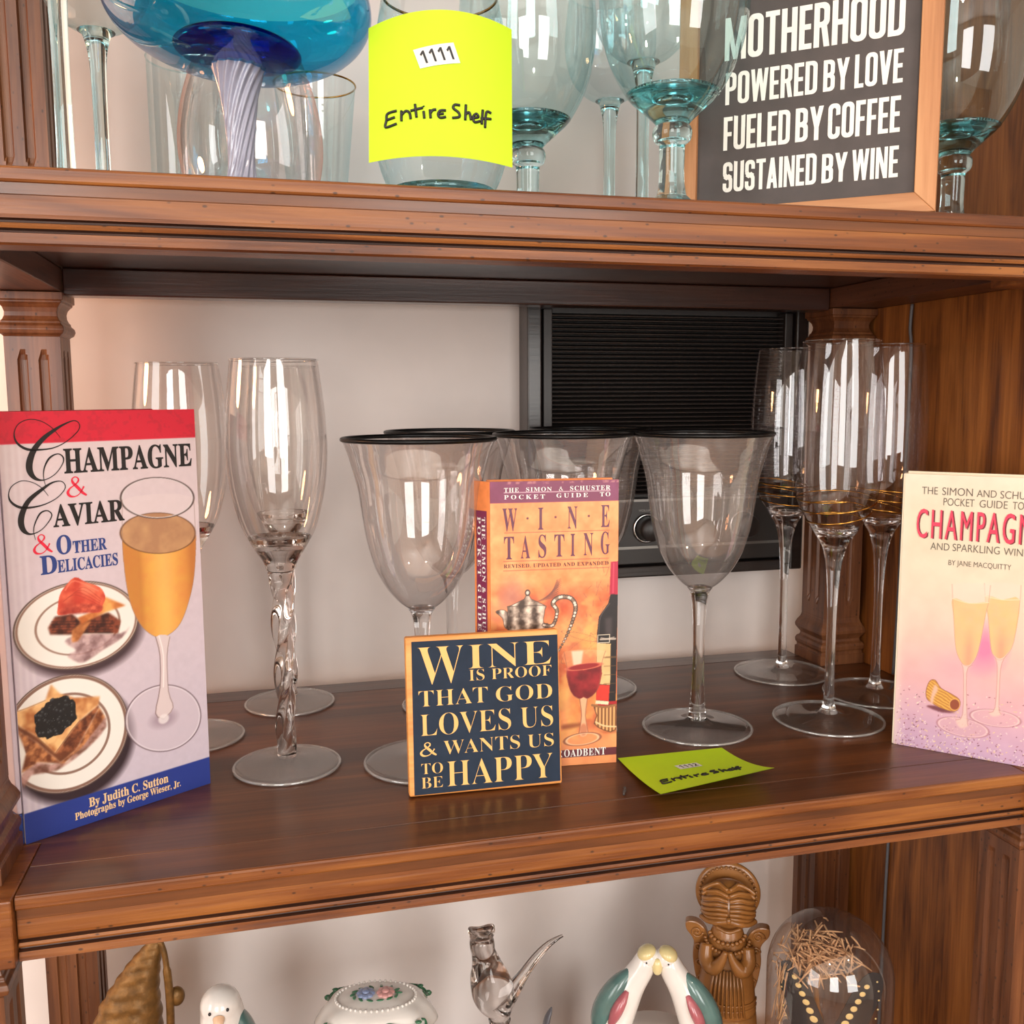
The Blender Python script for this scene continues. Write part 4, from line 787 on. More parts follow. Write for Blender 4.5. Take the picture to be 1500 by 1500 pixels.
q = A['tag']; p.line([(q[3][0]+2, q[3][1]+2.2), (q[3][0]+12, q[3][1]+2.2)], 1.3, (210, 196, 180), .8); p.line([(q[0][0]+2, q[0][1]-1.8), (q[0][0]+6, q[0][1]-2.6), (q[0][0]+11, q[0][1]-1.8)], .5, (210, 196, 180), .8, 4)
# silver coaster
m = p.poly_mask(A['coaster'], 2); t = .5+.5*np.sin(p.U*2.6); p.c = p.c*(1-m[..., None])+(np.array((116, 70, 40))*(1-t[..., None])+np.array((238, 178, 116))*t[..., None])*m[..., None]
p.line(A['coaster'], .6, (88, 50, 30), .9, 2, True); q = A['coaster']; p.line([(q[0][0]-1, q[0][1]), q[1], (q[2][0], q[2][1])], 1.6, (150, 100, 62), 1, 4); p.line([(q[5][0]+1, q[5][1]+1), (q[4][0], q[4][1]+3), (q[3][0], q[3][1]+2)], 1.0, (244, 200, 150), 1, 4)
# wine glass
p.poly(A['bowl'], (244, 196, 150), 3, 0, .30); b0 = A['bowl'][0]
p.poly([(b0[0]+5, b0[1]), (b0[0]+13, b0[1]), (b0[0]+11, b0[1]-15), (b0[0]+7, b0[1]-14)], (250, 226, 200), 0, .5, .8)
m = p.poly_mask(A['wine'], 2); t = np.clip((p.noise(6, 13)-.3)*1.6, 0, 1)[..., None]; p.c = p.c*(1-m[..., None])+(np.array((110, 16, 24))*(1-t)+np.array((176, 40, 46))*t)*m[..., None]
p.ell(A['winetop'], (150, 34, 36)); p.ring(A['winetop'], .5, (220, 120, 90), 1.0, .9); p.line(A['bowl'], .4, (150, 90, 70), .7, 3)
p.poly(A['gstem'], (238, 178, 136), 2); p.line(A['gstem'][:3], .5, (130, 70, 50), .8, 3); p.line(A['gstem'][4:], .5, (150, 86, 60), .8, 3); q = A['gstem'][2]; p.ell([(q[0]+3, q[1]+2), (q[0]+5.5, q[1]+2), (q[0]+3, q[1]+6)], (190, 110, 76), 1, 1, .7)
p.ring(A['gfoot'], .7, (140, 80, 56), 1.0, .9); p.ring(A['gfoot'], .5, (250, 210, 170), .9, .8)
for pts, w_, c in [(A['rules'][1], .3, (120, 62, 50)), (A['rules'][2], .3, (120, 62, 50)), (A['rules'][3], .3, (120, 62, 50))]: p.line([(pts[0][0], (pts[0][1]+pts[1][1])/2), (pts[1][0], (pts[0][1]+pts[1][1])/2)], w_, c)
for q in A['dots']: p.ell([q, (q[0]+.75, q[1]), (q[0], q[1]+.75)], (92, 40, 50))
p.mix(np.clip((p.V-177.2)/p.px+.5, 0, 1), (118, 40, 76)); p.mix((p.V > 177.4)*np.clip((p.noise(9, 5)-.5)*1.6, 0, .4), (142, 62, 110)); p.mix((p.V > 189.4)*np.clip((p.noise(2.5, 8)-.55)*4, 0, .6), (196, 140, 130))
p.mix(((p.V < 11.0) & (p.V > 5.5))*1.0, (98, 38, 48))
ry = (A['rules'][0][0][1]+A['rules'][0][1][1])/2; p.line([(A['rules'][0][0][0], ry), (A['rules'][0][1][0], ry)], .4, (236, 220, 220))
p.build('front_cover', bk)
lettering(bk, 'cover_lettering', A['T'])
mb = MB(); d = A['T'][-1]; put_text(mb, 'BR', d['x']-d['w']/7*2.05, d['z'], d['w']/7*1.8, d['h']); mb.build('author_lettering', 'white_ink', bk, recalc=False)
am = MB(); [put_amp(am, d['x'], d['z'], d['w'], d['h']) for d in A['amp']]; am.build('ampersand', 'white_ink', bk, recalc=False)
MB().box(.0002, W/1000, .0001, .0022, 0, H/1000).build('front_board', 'orange_board', bk, bevel=.0004)
MB().box(.001, .081, .0023, .0150, .0025, .1885).build('pages', 'pages', bk)
MB().box(0, W/1000, .0152, .0172, 0, H/1000).build('back_board', 'orange_board', bk, bevel=.0004)
# the jacket spine turns away from the cover at an angle
sa = math.radians(128); sR = Matrix.Rotation(sa, 3, 'Z'); sl = .0140
sp = MB().box(0, sl, -.0012, 0, 0, H/1000); sp.move(sR, (-.0002, .0006, 0)); sp = sp.build('spine', 'orange_board', bk, bevel=.0003)
pn = MB().box(.0026, sl-.0022, .00005, .0003, .066, .172); pn.move(sR, (-.0002, .0006, 0)); pn.build('spine_panel', 'plum_board', sp)
def spine_text(items, mat, up):
    """lines that read downwards; s0 is the distance of the baseline from the cover edge (mm)"""
    mb = MB()
    for s_, s0, w_, h_, ls in items:
        q = MB(); put_text(q, s_, 0, 0, w_, h_, 'serif', ls, 0, 0)
        mb.add([tuple(sR @ Vector((s0/1000-b_, .00045, up-a_))+Vector((-.0002, .0006, 0))) for a_, _, b_ in q.v], q.f)
    mb.build('spine_lettering', mat, sp, recalc=False)
spine_text([('THE SIMON & SCHUSTER', 6.6, 92, 2.9, 1.2), ('POCKET GUIDE TO', 10.6, 92, 2.9, 1.4)], 'white_ink', .168)
spine_text([('WINE TASTING', 10.4, 62, 6.6, 1.1)], 'tan_ink', .063)

# --- the champagne pocket guide
A = ART['ch']; W, H = 88.0, 191.4
loc, rz = frame_of((.4217, .0693), (.4777, .0096))
bk = thing('book', 'cream and pink pocket guide to champagne with printed flutes, standing at the right', 'book', (loc[0], loc[1], .0002), rz)
p = Print(W, H, .38, (236, 222, 188)); vv = p.V/H; cs = [(0, (206, 170, 200)), (.10, (214, 172, 194)), (.25, (234, 182, 184)), (.42, (236, 202, 186)), (.6, (236, 218, 194)), (.8, (230, 220, 192)), (1, (234, 222, 200))]
for k in range(3): p.c[..., k] = np.interp(vv, [a for a, _ in cs], [b[k] for _, b in cs])
p.c += (p.noise(10, 2)[..., None]-.5)*14; p.mix(np.exp(-(p.U/3.5)**2)*.5, (246, 226, 204))
p.ell(A['spot'], (222, 112, 168), 1.0, 14, .75); p.mix(np.exp(-((p.U-38)/16)**2-((p.V-62)/12)**2)*.3, (230, 150, 180))
rs = random.Random(9)
for i in range(620):
    z = 44*rs.random()**1.5; x = rs.uniform(1, W-1)
    if z > 20 and rs.random() < .4: continue
    c = rs.choice([(250, 236, 206), (246, 214, 140), (150, 84, 96), (244, 226, 224), (120, 66, 80)]); a = rs.uniform(0, PI); l = rs.uniform(.4, 1.1)
    j0, j1 = max(0, int((x-2)/p.px)), int((x+2)/p.px)+1; i0, i1 = max(0, int((z-2)/p.px)), int((z+2)/p.px)+1
    U, V = p.U[i0:i1, j0:j1]-x, p.V[i0:i1, j0:j1]-z; q = np.hypot((U*math.cos(a)+V*math.sin(a))/l, (-U*math.sin(a)+V*math.cos(a))/.38)
    mk = np.clip((1-q)*1.6, 0, 1)[..., None]; p.c[i0:i1, j0:j1] = p.c[i0:i1, j0:j1]*(1-mk)+np.array(c)*mk
p.poly(A['corkshadow'], (110, 50, 60), 2, .6, .9)
m = p.poly_mask(A['cork'], 3); st_ = .5+.5*np.sin((p.U*.5+p.V*1.0)*3.0+p.noise(3, 4)*4); t = np.clip(.25+.55*st_, 0, 1)[..., None]
p.c = p.c*(1-m[..., None])+(np.array((176, 98, 36))*(1-t)+np.array((250, 206, 96))*t)*m[..., None]; p.line(A['cork'], .4, (130, 70, 40), .8, 3, True)
p.poly(A['corkgap'], (238, 190, 170), 3, .3, .9); p.ell(A['corkend'], (150, 72, 44)); p.ring(A['corkend'], .5, (236, 180, 100), 1)
for g, l, s_, f in (('g2', 'l2', 's2', 'f2'), ('g1', 'l1', 's1', 'f1')):
    p.ell(A[f], (224, 172, 178), 1, .5, .5); p.ring(A[f], .5, (172, 110, 118), 1, .6); p.ring(A[f], .4, (248, 220, 216), .93, .7)
    p.poly(A[s_], (244, 208, 192), 3, .2, .8); p.line(A[s_][:4], .4, (180, 120, 112), .6, 3); p.line(A[s_][5:], .4, (180, 120, 112), .6, 3)
    p.poly(A[g], (244, 218, 200), 3, .2, .55); m = p.poly_mask(A[l], 3)
    p.c = p.c*(1-m[..., None])+np.stack([236-4*p.noise(5, 6), 190+12*p.noise(7, 16), 134+12*p.noise(5, 26)], -1)*m[..., None]
    c = np.mean(A[l], 0); p.mix(m*np.exp(-((p.U-c[0]-1)/3.2)**2)*np.clip((c[1]+6-p.V)/16, 0, 1)*.7, (238, 160, 130)); p.line(A[g], .35, (190, 134, 112), .6, 3); p.line([A[l][0], A[l][-1], A[l][-2]], .5, (250, 226, 190), .9, 4)
p.c *= .93; cov = p.build('front_cover', bk, mat='print_matt')
for nm, a_, b_ in (('series_lettering', 0, 4), ('series_lettering', 4, 7), ('subtitle_lettering', 8, 11), ('author_lettering', 11, 12)): lettering(bk, nm, A['T'][a_:b_], 'sans', dflt='grey', offset=-.006)
d = [d for d in A['T'] if d.get('c') == 'red'][0]
mb = MB(); put_text(mb, d['s'], d['x']+.9, d['z']-.4, d['w'], d['h'], 'sans', 1.26, .0, -.0003); mb.build('title_shadow', 'dark_red_ink', bk, recalc=False)
mb = MB(); put_text(mb, d['s'], d['x'], d['z'], d['w'], d['h'], 'sans', 1.26, .0, -.0006); mb.build('title_lettering', 'pink_red_ink', bk, recalc=False)
MB().box(.0002, W/1000, .0001, .0018, 0, H/1000).build('front_board', 'cream_board', bk, bevel=.0004)
MB().box(.001, .084, .0019, .0092, .003, .1880).build('pages', 'pages', bk)
MB().box(0, W/1000, .0094, .0112, 0, H/1000+.0012).build('back_board', 'cream_board', bk, bevel=.0004)
MB().box(-.0012, 0, .0004, .0110, 0, H/1000).build('spine', 'cream_board', bk, bevel=.0004)

# ------------------------------------------------------------------ square wine sign
A = ART['block']; loc, rz = frame_of((.0772, .0643), (.1742, .0608))
t = thing('box_sign', 'small square navy wooden sign about wine with gold lettering and honey wood edge', 'sign', (loc[0], loc[1], .0002), rz)
R6 = Matrix.Rotation(-math.radians(6), 3, 'X')
def leaned(mb): return mb.move(R6, (0, 0, 0.0009))
cw, chh = .0970, .0982
b = MB(); e = .0012
b.box(0, cw, 0.0, .008, 0, chh)
leaned(b).build('block', 'honey_wood', t, bevel=.0012)
pp = A['panel']; q = MB().prism([(a/1000, c/1000) for a, c in pp], -.0003, .0)
leaned(q).build('painted_panel', 'navy', t)
mb = MB()
for d in A['T']: put_text(mb, d['s'], d['x'], d['z'], d['w'], d['h'], 'serif', 1.0, -.0135, -.0005)
for d in A['amp']: put_amp(mb, d['x'], d['z'], d['w'], d['h'], -.0005)
leaned(mb).build('sign_lettering', 'gold_ink', t, recalc=False)

# ------------------------------------------------------------------ sticky notes
HAND = [[(1165, 325), (1140, 329), (1137, 347), (1135, 368), (1165, 363)], [(1138, 347), (1160, 343)], [(1178, 327), (1178, 358)], [(1178, 340), (1190, 330), (1200, 337), (1203, 355)], [(1215, 313), (1219, 352)], [(1203, 331), (1236, 325)],
        [(1238, 335), (1240, 356)], [(1237, 321), (1238.5, 323)], [(1255, 331), (1257, 356)], [(1256, 342), (1262, 333), (1272, 331)], [(1298, 333), (1283, 334), (1277, 345), (1283, 354), (1298, 351)], [(1279, 344), (1292, 342)],
        [(1336, 315), (1322, 315), (1318, 325), (1332, 336), (1334, 348), (1315, 353)], [(1352, 311), (1350, 356)], [(1350, 340), (1361, 332), (1366, 353)], [(1372, 346), (1386, 340), (1380, 332), (1371, 344), (1376, 357), (1391, 351)], [(1398, 317), (1395, 360)], [(1421, 321), (1408, 322), (1404, 368)], [(1392, 343), (1421, 338)]]
def note(t, surf, pen, number, stick):
    """paper sheet whose point (u, v) in 0..1 lies at surf(u, v, lift)"""
    mb = MB(); k = 24
    for lift in (0.0, -.0002): mb.add([surf(i/k, j/k, lift) for j in range(k+1) for i in range(k+1)], [(j*(k+1)+i, j*(k+1)+i+1, (j+1)*(k+1)+i+1, (j+1)*(k+1)+i) for j in range(k) for i in range(k)], 0, True)
    mb.build('paper', 'neon', t, recalc=False)
    h = MB()
    for st in HAND:
        pts = [((x-1088)/392, (y-52)/412) for x, y in st]
        h.tube([surf(a, b, .0003) for a, b in smooth(pts, 5)], pen, 6, flat=1.0)
    h.build('handwriting', 'marker', t)
    (su, sv, sw_, sh, an) = stick; s = MB(); ca, sa = math.cos(an), math.sin(an)
    def SP(a, b, l): return surf(su+(a*ca-b*sa)*sw_, sv+(a*sa*.9+b*ca*sh/sw_)*sw_, l)
    kk = 6
    s.add([SP(i/kk-.5, j/kk-.5, .0004) for j in range(kk+1) for i in range(kk+1)], [(j*(kk+1)+i, j*(kk+1)+i+1, (j+1)*(kk+1)+i+1, (j+1)*(kk+1)+i) for j in range(kk) for i in range(kk)])
    st = s.build('number_sticker', 'sticker', t, recalc=False)
    w = MB(); put_text(w, ''.join(chr(0x1D7EC+int(ch)) for ch in number), 0, 0, 1000, 1000, 'sans', 1.1, .0, 0)
    w.v = [SP((x-.5)*.78, -(z-.5)*.62, .0006) for x, _, z in w.v]; w.build('sticker_number', 'marker', st, recalc=False)
# flat on the middle shelf, its front edge curling up
NA, NB = Vector((.2231, .0916, .0012)), Vector((.3000, .0911, .0012)); ND, NC = Vector((.2222, .0165, .0072)), Vector((.3027, .0245, .0122))
def surf_flat(u, v, l):
    p0 = NA.lerp(NB, u); p1 = ND.lerp(NC, u); q = p0.lerp(p1, v); z = p0.z+(p1.z-p0.z)*v**2.2
    return (q.x, q.y, z+l)
t = thing('sticky_note', 'neon yellow sticky note lying on the middle shelf beside the orange book', 'sticky note', (0, 0, 0))
note(t, surf_flat, .00060, '1112', (.50, .40, .21, .115, -.05))
for c in kids(t):   # keep the root at the note's own place
    c.location = (-.262, -.055, -.0004)
t.location = (.262, .055, .0004)
tag(MB().tube(smooth([(.2055, .0345, .0011), (.2068, .0372, .0022), (.2080, .0390, .0012), (.2090, .0425, .0018), (.2102, .0440, .0011)], 5), [.0008]*20+[.0005], 6).build('lint_scrap', 'lint'), 'tiny curled scrap of grey lint on the shelf in front of the yellow note', 'lint')

# ------------------------------------------------------------------ upper shelf
UZ = .351
def ring_pts(r, z, n=96): return [(r*math.cos(2*PI*i/n), r*math.sin(2*PI*i/n), z) for i in range(n)]
def stemless(label, loc):
    t = thing('stemless_glass', label, 'wine glass', loc)
    pr = [(.0205, .0060), (.0270, .0085), (.0325, .0160), (.0372, .0300), (.0396, .0480), (.0398, .0660), (.0380, .0880), (.0345, .1100), (.0325, .1190)]
    b = MB(); shell(b, pr); bo = b.build('bowl', 'aqua_pale', t)
    MB().tube(ring_pts(.0325, .1192), .0008, 8, closed=True).build('gold_rim', 'gold_rim', bo)
    MB().lathe([(0, .0006), (.0175, .0004), (.0215, .0030), (.0272, .0085), (.0300, .0125), (.0282, .0122), (.0200, .0078), (.0100, .0066), (0, .0064)], 64).build('base', 'aqua', t)
    return t
stemless('pale aqua stemless wine glass with gold rim and yellow sticky note on its front', (.1035, .0700, UZ))
# the note on that glass, hanging from its upper edge
t = thing('sticky_note', 'neon yellow sticky note stuck to the stemless glass on the upper shelf', 'sticky note', (.1035, .0700, UZ))
_d = Vector((-.1035, -.564, 0)).normalized(); _s = Vector((-_d.y, _d.x, 0)); _s = _s if _s.x > 0 else -_s
def surf_wall(u, v, l):
    a = (u-.5)*.0775; z = .0965-.0735*v+.0010*(u-.5)-.0045*(2*abs(u-.5))**2.0*(1.0-.3*v)-.0026*v*(u)
    off = .0412-9.5*a*a*(1-.55*v)+.0035*max(0, v-.45)**1.5+l
    q = _d*off+_s*(a*1.0-.0006*v); return (q.x, q.y, z)
note(t, surf_wall, .00072, '1111', (.475, .305, .28, .135, -.17))

def chalice(label, loc, k=1.0):
    t = thing('water_goblet', label, 'goblet', loc, 0, 'aqua goblets with knopped stems')
    pr = [(.0100, .0535), (.0156, .0585), (.0270, .0685), (.0374, .0877), (.0421, .1071), (.0434, .1262), (.0420, .1450), (.0385, .1650), (.0365, .1750)]
    b = MB(); shell(b, pr); bo = b.build('bowl', 'aqua_thin', t)
    MB().tube(ring_pts(.0365, .1752), .0006, 8, closed=True).build('rim', 'aqua', bo)
    MB().lathe([(0, .0500)]+smooth([(.0085, .0505), (.0120, .0545), (.0175, .0595), (.0275, .0688)], 4)+[(.0262, .0695), (.0200, .0660), (.0100, .0640), (0, .0636)], 64).build('bowl_base', 'aqua', t)
    MB().lathe([(0, .0100)]+smooth([(.0090, .0100), (.0074, .0200), (.0074, .0330), (.0078, .0400), (.0105, .0425), (.0116, .0465), (.0108, .0500), (.0088, .0520), (.0095, .0540)], 5)+[(0, .0545)], 48).build('knopped_stem', 'aqua', t)
    MB().lathe([(0, .0004), (.0340, .0004), (.0355, .0012), (.0350, .0022), (.0250, .0034), (.0140, .0062), (.0098, .0105), (0, .0108)], 72).build('foot', 'aqua', t)
    return t
ch1 = chalice('aqua goblet with knopped stem standing in front of the framed motherhood sign', (.2365, .0470, UZ))
dup(ch1, (.1680, .1180, UZ), 0, 'aqua goblet with knopped stem beside the stemless glass with the yellow note')
dup(ch1, (.4500, .0720, UZ), 0, 'aqua goblet with knopped stem at the far right, against the wooden side panel')

def hock(label, loc):
    t = thing('wine_glass', label, 'wine glass', loc, 0, 'aqua long-stemmed wine glasses')
    pr = [(.0070, .1255), (.0105, .1272), (.0190, .1310), (.0290, .1410), (.0345, .1560), (.0360, .1720), (.0340, .1950), (.0320, .2080)]
    b = MB(); shell(b, pr); bo = b.build('bowl', 'aqua_pale', t)
    MB().tube(ring_pts(.0320, .2082), .0005, 8, closed=True).build('rim', 'aqua', bo)
    MB().lathe([(0, .0060)]+smooth([(.0078, .0060), (.0052, .0150), (.0045, .0450), (.0046, .0900), (.0056, .1120), (.0088, .1250), (.0115, .1268)], 6)+[(.0090, .1272), (0, .1262)], 40).build('long_stem', 'aqua', t)
    MB().lathe([(0, .0004), (.0330, .0004), (.0345, .0011), (.0340, .0020), (.0200, .0032), (.0085, .0062), (0, .0066)], 72).build('foot', 'aqua', t)
    return t
hk = hock('aqua long-stemmed wine glass nearest the left post, at the front', (-.1010, .0900, UZ))
dup(hk, (-.0970, .1950, UZ), 0, 'aqua long-stemmed wine glass second from the left post, beside the blue compote')
dup(hk, (.2735, .2550, UZ), 0, 'aqua long-stemmed wine glass at the back between the two knopped goblets')
dup(hk, (.2655, .1650, UZ), 0, 'aqua long-stemmed wine glass behind the left edge of the framed motherhood sign')

def compote():
    t = thing('compote', 'turquoise blue glass compote bowl on a ribbed twisted opal stem', 'compote', (-.0085, .083, UZ))
    tilt = Matrix.Rotation(math.radians(3.2), 3, 'Y')
    pr = [(.0140, .0750), (.0345, .0765), (.0545, .0840), (.0670, .0940), (.0724, .1055), (.0712, .1170), (.0672, .1230), (.0660, .1262)]
    b = MB(); shell(b, pr, 112); b.move(tilt, (-.0045, 0, .0005)).build('bowl', 'turq', t)
    c = MB(); c.lathe(smooth([(.0130, .0800), (.0300, .0810), (.0345, .0850), (.0270, .0905), (.0100, .0925), (0, .0926)], 4), 64); c.move(tilt, (-.0045, 0, .0005)).build('bowl_base', 'cobalt', t)
    s = MB()
    def tw(a, r, z): return (r*(1+.065*math.cos(14*a)), z, a+z*34)
    s.lathe([(0, .008)]+[q[:2] for q in smooth([(.0160, .0080), (.0095, .0120), (.0070, .0250), (.0079, .0437), (.0103, .0626), (.0141, .0768)], 10)]+[(0, .0772)], 112, fn=tw); s.build('twisted_stem', 'opal', t)
    MB().lathe([(0, .0004), (.0400, .0004), (.0420, .0015), (.0410, .0030), (.0260, .0050), (.0160, .0085), (0, .009)], 80).build('foot', 'turq', t)
compote()
t = thing('stemless_glass', 'iridescent rounded stemless glass behind the blue compote stem', 'wine glass', (-.0035, .2000, UZ))
b = MB(); shell(b, [(.0235, .0035), (.0310, .0090), (.0385, .0240), (.0452, .0420), (.0476, .0590), (.0468, .0760), (.0430, .0950), (.0370, .1130), (.0340, .1210)]); bo = b.build('bowl', 'irid', t)
MB().tube(ring_pts(.0340, .1212), .0005, 8, closed=True).build('rim', 'crystal', bo); MB().lathe([(0, .0004), (.0200, .0004), (.0245, .0034), (.0225, .0046), (0, .0048)], 64).build('base', 'crystal_foot', t)
t = thing('tumbler', 'pale aqua tumbler with gold rim standing between the compote and the yellow note', 'tumbler', (.0440, .2740, UZ))
b = MB(); shell(b, [(.0195, .0050), (.0210, .0220), (.0225, .0500), (.0268, .0930), (.0303, .1280)]); bo = b.build('body', 'aqua_pale', t)
MB().tube(ring_pts(.0303, .1282), .0007, 8, closed=True).build('gold_rim', 'gold_rim', bo); MB().lathe([(0, .0004), (.0180, .0004), (.0195, .0020), (.0196, .0070), (.0150, .0064), (0, .006)], 64).build('base', 'aqua', t)
t = thing('tumbler', 'tall straight pale green glass tumbler at the back behind the blue compote', 'tumbler', (-.0472, .2840, UZ))
b = MB(); shell(b, [(.0290, .0060), (.0292, .0500), (.0294, .1000), (.0296, .1420)]); bo = b.build('body', 'aqua_pale', t)
MB().tube(ring_pts(.0296, .1422), .0006, 8, closed=True).build('rim', 'aqua', bo); MB().lathe([(0, .0004), (.0275, .0004), (.0292, .0020), (.0293, .0080), (.0230, .0074), (0, .007)], 64).build('base', 'aqua', t)

# framed sign
A = ART['frame']; (ax, ay, az), (bx, by, bz) = A['ends']
t = thing('framed_sign', 'framed charcoal sign about motherhood in chalk white capitals with oak frame', 'sign', (ax, ay, UZ+.0003), math.atan2(by-ay, bx-ax))
FW, FH, fw = .1535, .178, .0118
MB().prism([(0, 0), (fw, fw), (fw, FH-fw), (0, FH)], -.001, .020).build('frame_stile', 'oak', t, bevel=.0005)
MB().prism([(FW, 0), (FW, FH), (FW-fw, FH-fw), (FW-fw, fw)], -.001, .020).build('frame_stile', 'oak', t, bevel=.0005)
MB().prism([(0, 0), (FW, 0), (FW-fw, fw), (fw, fw)], -.001, .020).build('frame_rail', 'oak_x', t, bevel=.0005)
MB().prism([(0, FH), (fw, FH-fw), (FW-fw, FH-fw), (FW, FH)], -.001, .020).build('frame_rail', 'oak_x', t, bevel=.0005)
bd = MB().box(fw-.001, FW-fw+.001, .0035, .0100, fw-.001, FH-fw+.001).build('sign_board', 'chalkboard', t)
def rr(x0, x1, y0, y1, rads, n=6, ay=.36):
    """rounded rectangle outline; rads = corner radii bottom-left, bottom-right, top-right, top-left (in letter widths)"""
    out = []
    for (cx, cy, sx, sy, a0), q in zip(((x0, y0, 1, 1, PI), (x1, y0, -1, 1, 1.5*PI), (x1, y1, -1, -1, 0), (x0, y1, 1, -1, .5*PI)), rads):
        for i in range(n+1):
            a = a0+.5*PI*i/n; out.append((cx+sx*q+q*math.cos(a), cy+sy*q*ay+q*ay*math.sin(a)))
    return out
TS, TB = .35, .125
def loop(x0, x1, y0, y1, rads, keep=None):
    o = rr(x0, x1, y0, y1, rads); i = rr(x0+TS, x1-TS, y0+TB, y1-TB, [max(.02, q-.24) for q in rads]); n = len(o); ps = []
    for k in range(n):
        j = (k+1) % n; c = ((o[k][0]+o[j][0]+i[k][0]+i[j][0])/4, (o[k][1]+o[j][1]+i[k][1]+i[j][1])/4)
        if keep is None: ps.append([o[k], o[j], i[j], i[k]]); continue
        m = 8 if math.dist(o[k], o[j]) > .12 else 1       # cut the long sides finely
        L_ = lambda a, b, t: (a[0]+(b[0]-a[0])*t, a[1]+(b[1]-a[1])*t)
        for q in range(m):
            t0, t1 = q/m, (q+1)/m; P4 = [L_(o[k], o[j], t0), L_(o[k], o[j], t1), L_(i[k], i[j], t1), L_(i[k], i[j], t0)]
            c = (sum(p[0] for p in P4)/4, sum(p[1] for p in P4)/4)
            if keep(*c): ps.append(P4)
    return ps
def bar(x0, x1, y0, y1): return [(x0, y0), (x1, y0), (x1, y1), (x0, y1)]
def block_glyph(ch):
    Rn = [.42]*4; sq = [.02, .42, .42, .02]; D = TS*1.02
    if ch == 'O': return 1.0, loop(0, 1, 0, 1, Rn)
    if ch == 'C': return 1.0, loop(0, 1, 0, 1, Rn, lambda x, y: not (x > .5 and .36 < y < .64))
    if ch == 'D': return 1.0, loop(0, 1, 0, 1, sq)
    if ch == 'U': return 1.0, loop(0, 1, 0, 1.3, Rn, lambda x, y: y < .95)+[bar(0, TS, .9, 1), bar(1-TS, 1, .9, 1)]
    if ch == 'P': return .96, loop(0, .96, .42, 1, sq)+[bar(0, TS, 0, .5)]
    if ch == 'B': return .98, loop(0, .95, .46, 1, sq)+loop(0, .98, 0, .56, sq)
    if ch == 'R': return 1.0, loop(0, .97, .44, 1, sq)+[bar(0, TS, 0, .5), [(.44, .50), (.80, .50), (1.0, 0), (.64, 0)]]
    if ch == 'S': return .96, loop(0, .96, .45, 1, Rn, lambda x, y: not (x > .55 and y < .70 and y > .56) and not (x > .8 and y < .7))+loop(0, .96, 0, .55, Rn, lambda x, y: not (x < .41 and .30 < y < .44) and not (x < .16 and y > .3))
    if ch == 'E': return .80, [bar(0, TS, 0, 1), bar(0, .80, 0, TB), bar(0, .80, 1-TB, 1), bar(0, .74, .44, .44+TB)]
    if ch == 'F': return .78, [bar(0, TS, 0, 1), bar(0, .78, 1-TB, 1), bar(0, .72, .42, .42+TB)]
    if ch == 'L': return .76, [bar(0, TS, 0, 1), bar(0, .76, 0, TB)]
    if ch == 'T': return .92, [bar(.46-TS/2, .46+TS/2, 0, 1), bar(0, .92, 1-TB, 1)]
    if ch == 'H': return 1.0, [bar(0, TS, 0, 1), bar(1-TS, 1, 0, 1), bar(0, 1, .44, .44+TB)]
    if ch == 'I': return TS, [bar(0, TS, 0, 1)]
    if ch == 'N': return 1.02, [bar(0, .30, 0, 1), bar(.72, 1.02, 0, 1), [(0, 1), (.34, 1), (1.02, 0), (.68, 0)]]
    if ch == 'M': return 1.42, [bar(0, .32, 0, 1), bar(1.10, 1.42, 0, 1), [(0, 1), (.36, 1), (.84, .02), (.58, .02)], [(1.42, 1), (1.06, 1), (.58, .02), (.84, .02)]]
    if ch == 'A': return 1.04, [[(0, 0), (D, 0), (.69, 1), (.35, 1)], [(1.04, 0), (1.04-D, 0), (.35, 1), (.69, 1)], bar(.26, .78, .19, .19+TB)]
    if ch == 'V': return 1.04, [[(0, 1), (D, 1), (.69, 0), (.35, 0)], [(1.04, 1), (1.04-D, 1), (.35, 0), (.69, 0)]]
    if ch == 'Y': return 1.06, [bar(.53-TS/2, .53+TS/2, 0, .46), [(0, 1), (D, 1), (.53+TS/2, .38), (.53-TS/2, .38)], [(1.06, 1), (1.06-D, 1), (.53-TS/2, .38), (.53+TS/2, .38)]]
    if ch == 'W': return 1.50, [[(0, 1), (.32, 1), (.55, 0), (.25, 0)], [(.75-.15, 1), (.75+.15, 1), (.55, 0), (.25, 0)], [(.75-.15, 1), (.75+.15, 1), (1.25, 0), (.95, 0)], [(1.50, 1), (1.18, 1), (.95, 0), (1.25, 0)]]
def block_text(mb, s_, x, z, w, h, y):
    gs = [block_glyph(c) for c in s_]; tot = sum(g[0] for g in gs)+.13*(len(gs)-1); k = w/tot; cur = 0
    for n_, (gw, ps) in enumerate(gs):
        for q_, p_ in enumerate(ps): mb.add([((x+(cur+a)*k)/1000, y-.00001*(q_ % 24), (z+b*h)/1000) for a, b in p_], [tuple(range(len(p_)))])
        cur += gw+.13
mb = MB()
for d in A['T']: block_text(mb, d['s'], d['x'], d['z'], d['w'], d['h'], .0032)
mb.build('sign_lettering', 'soft_white_ink', t, recalc=False)

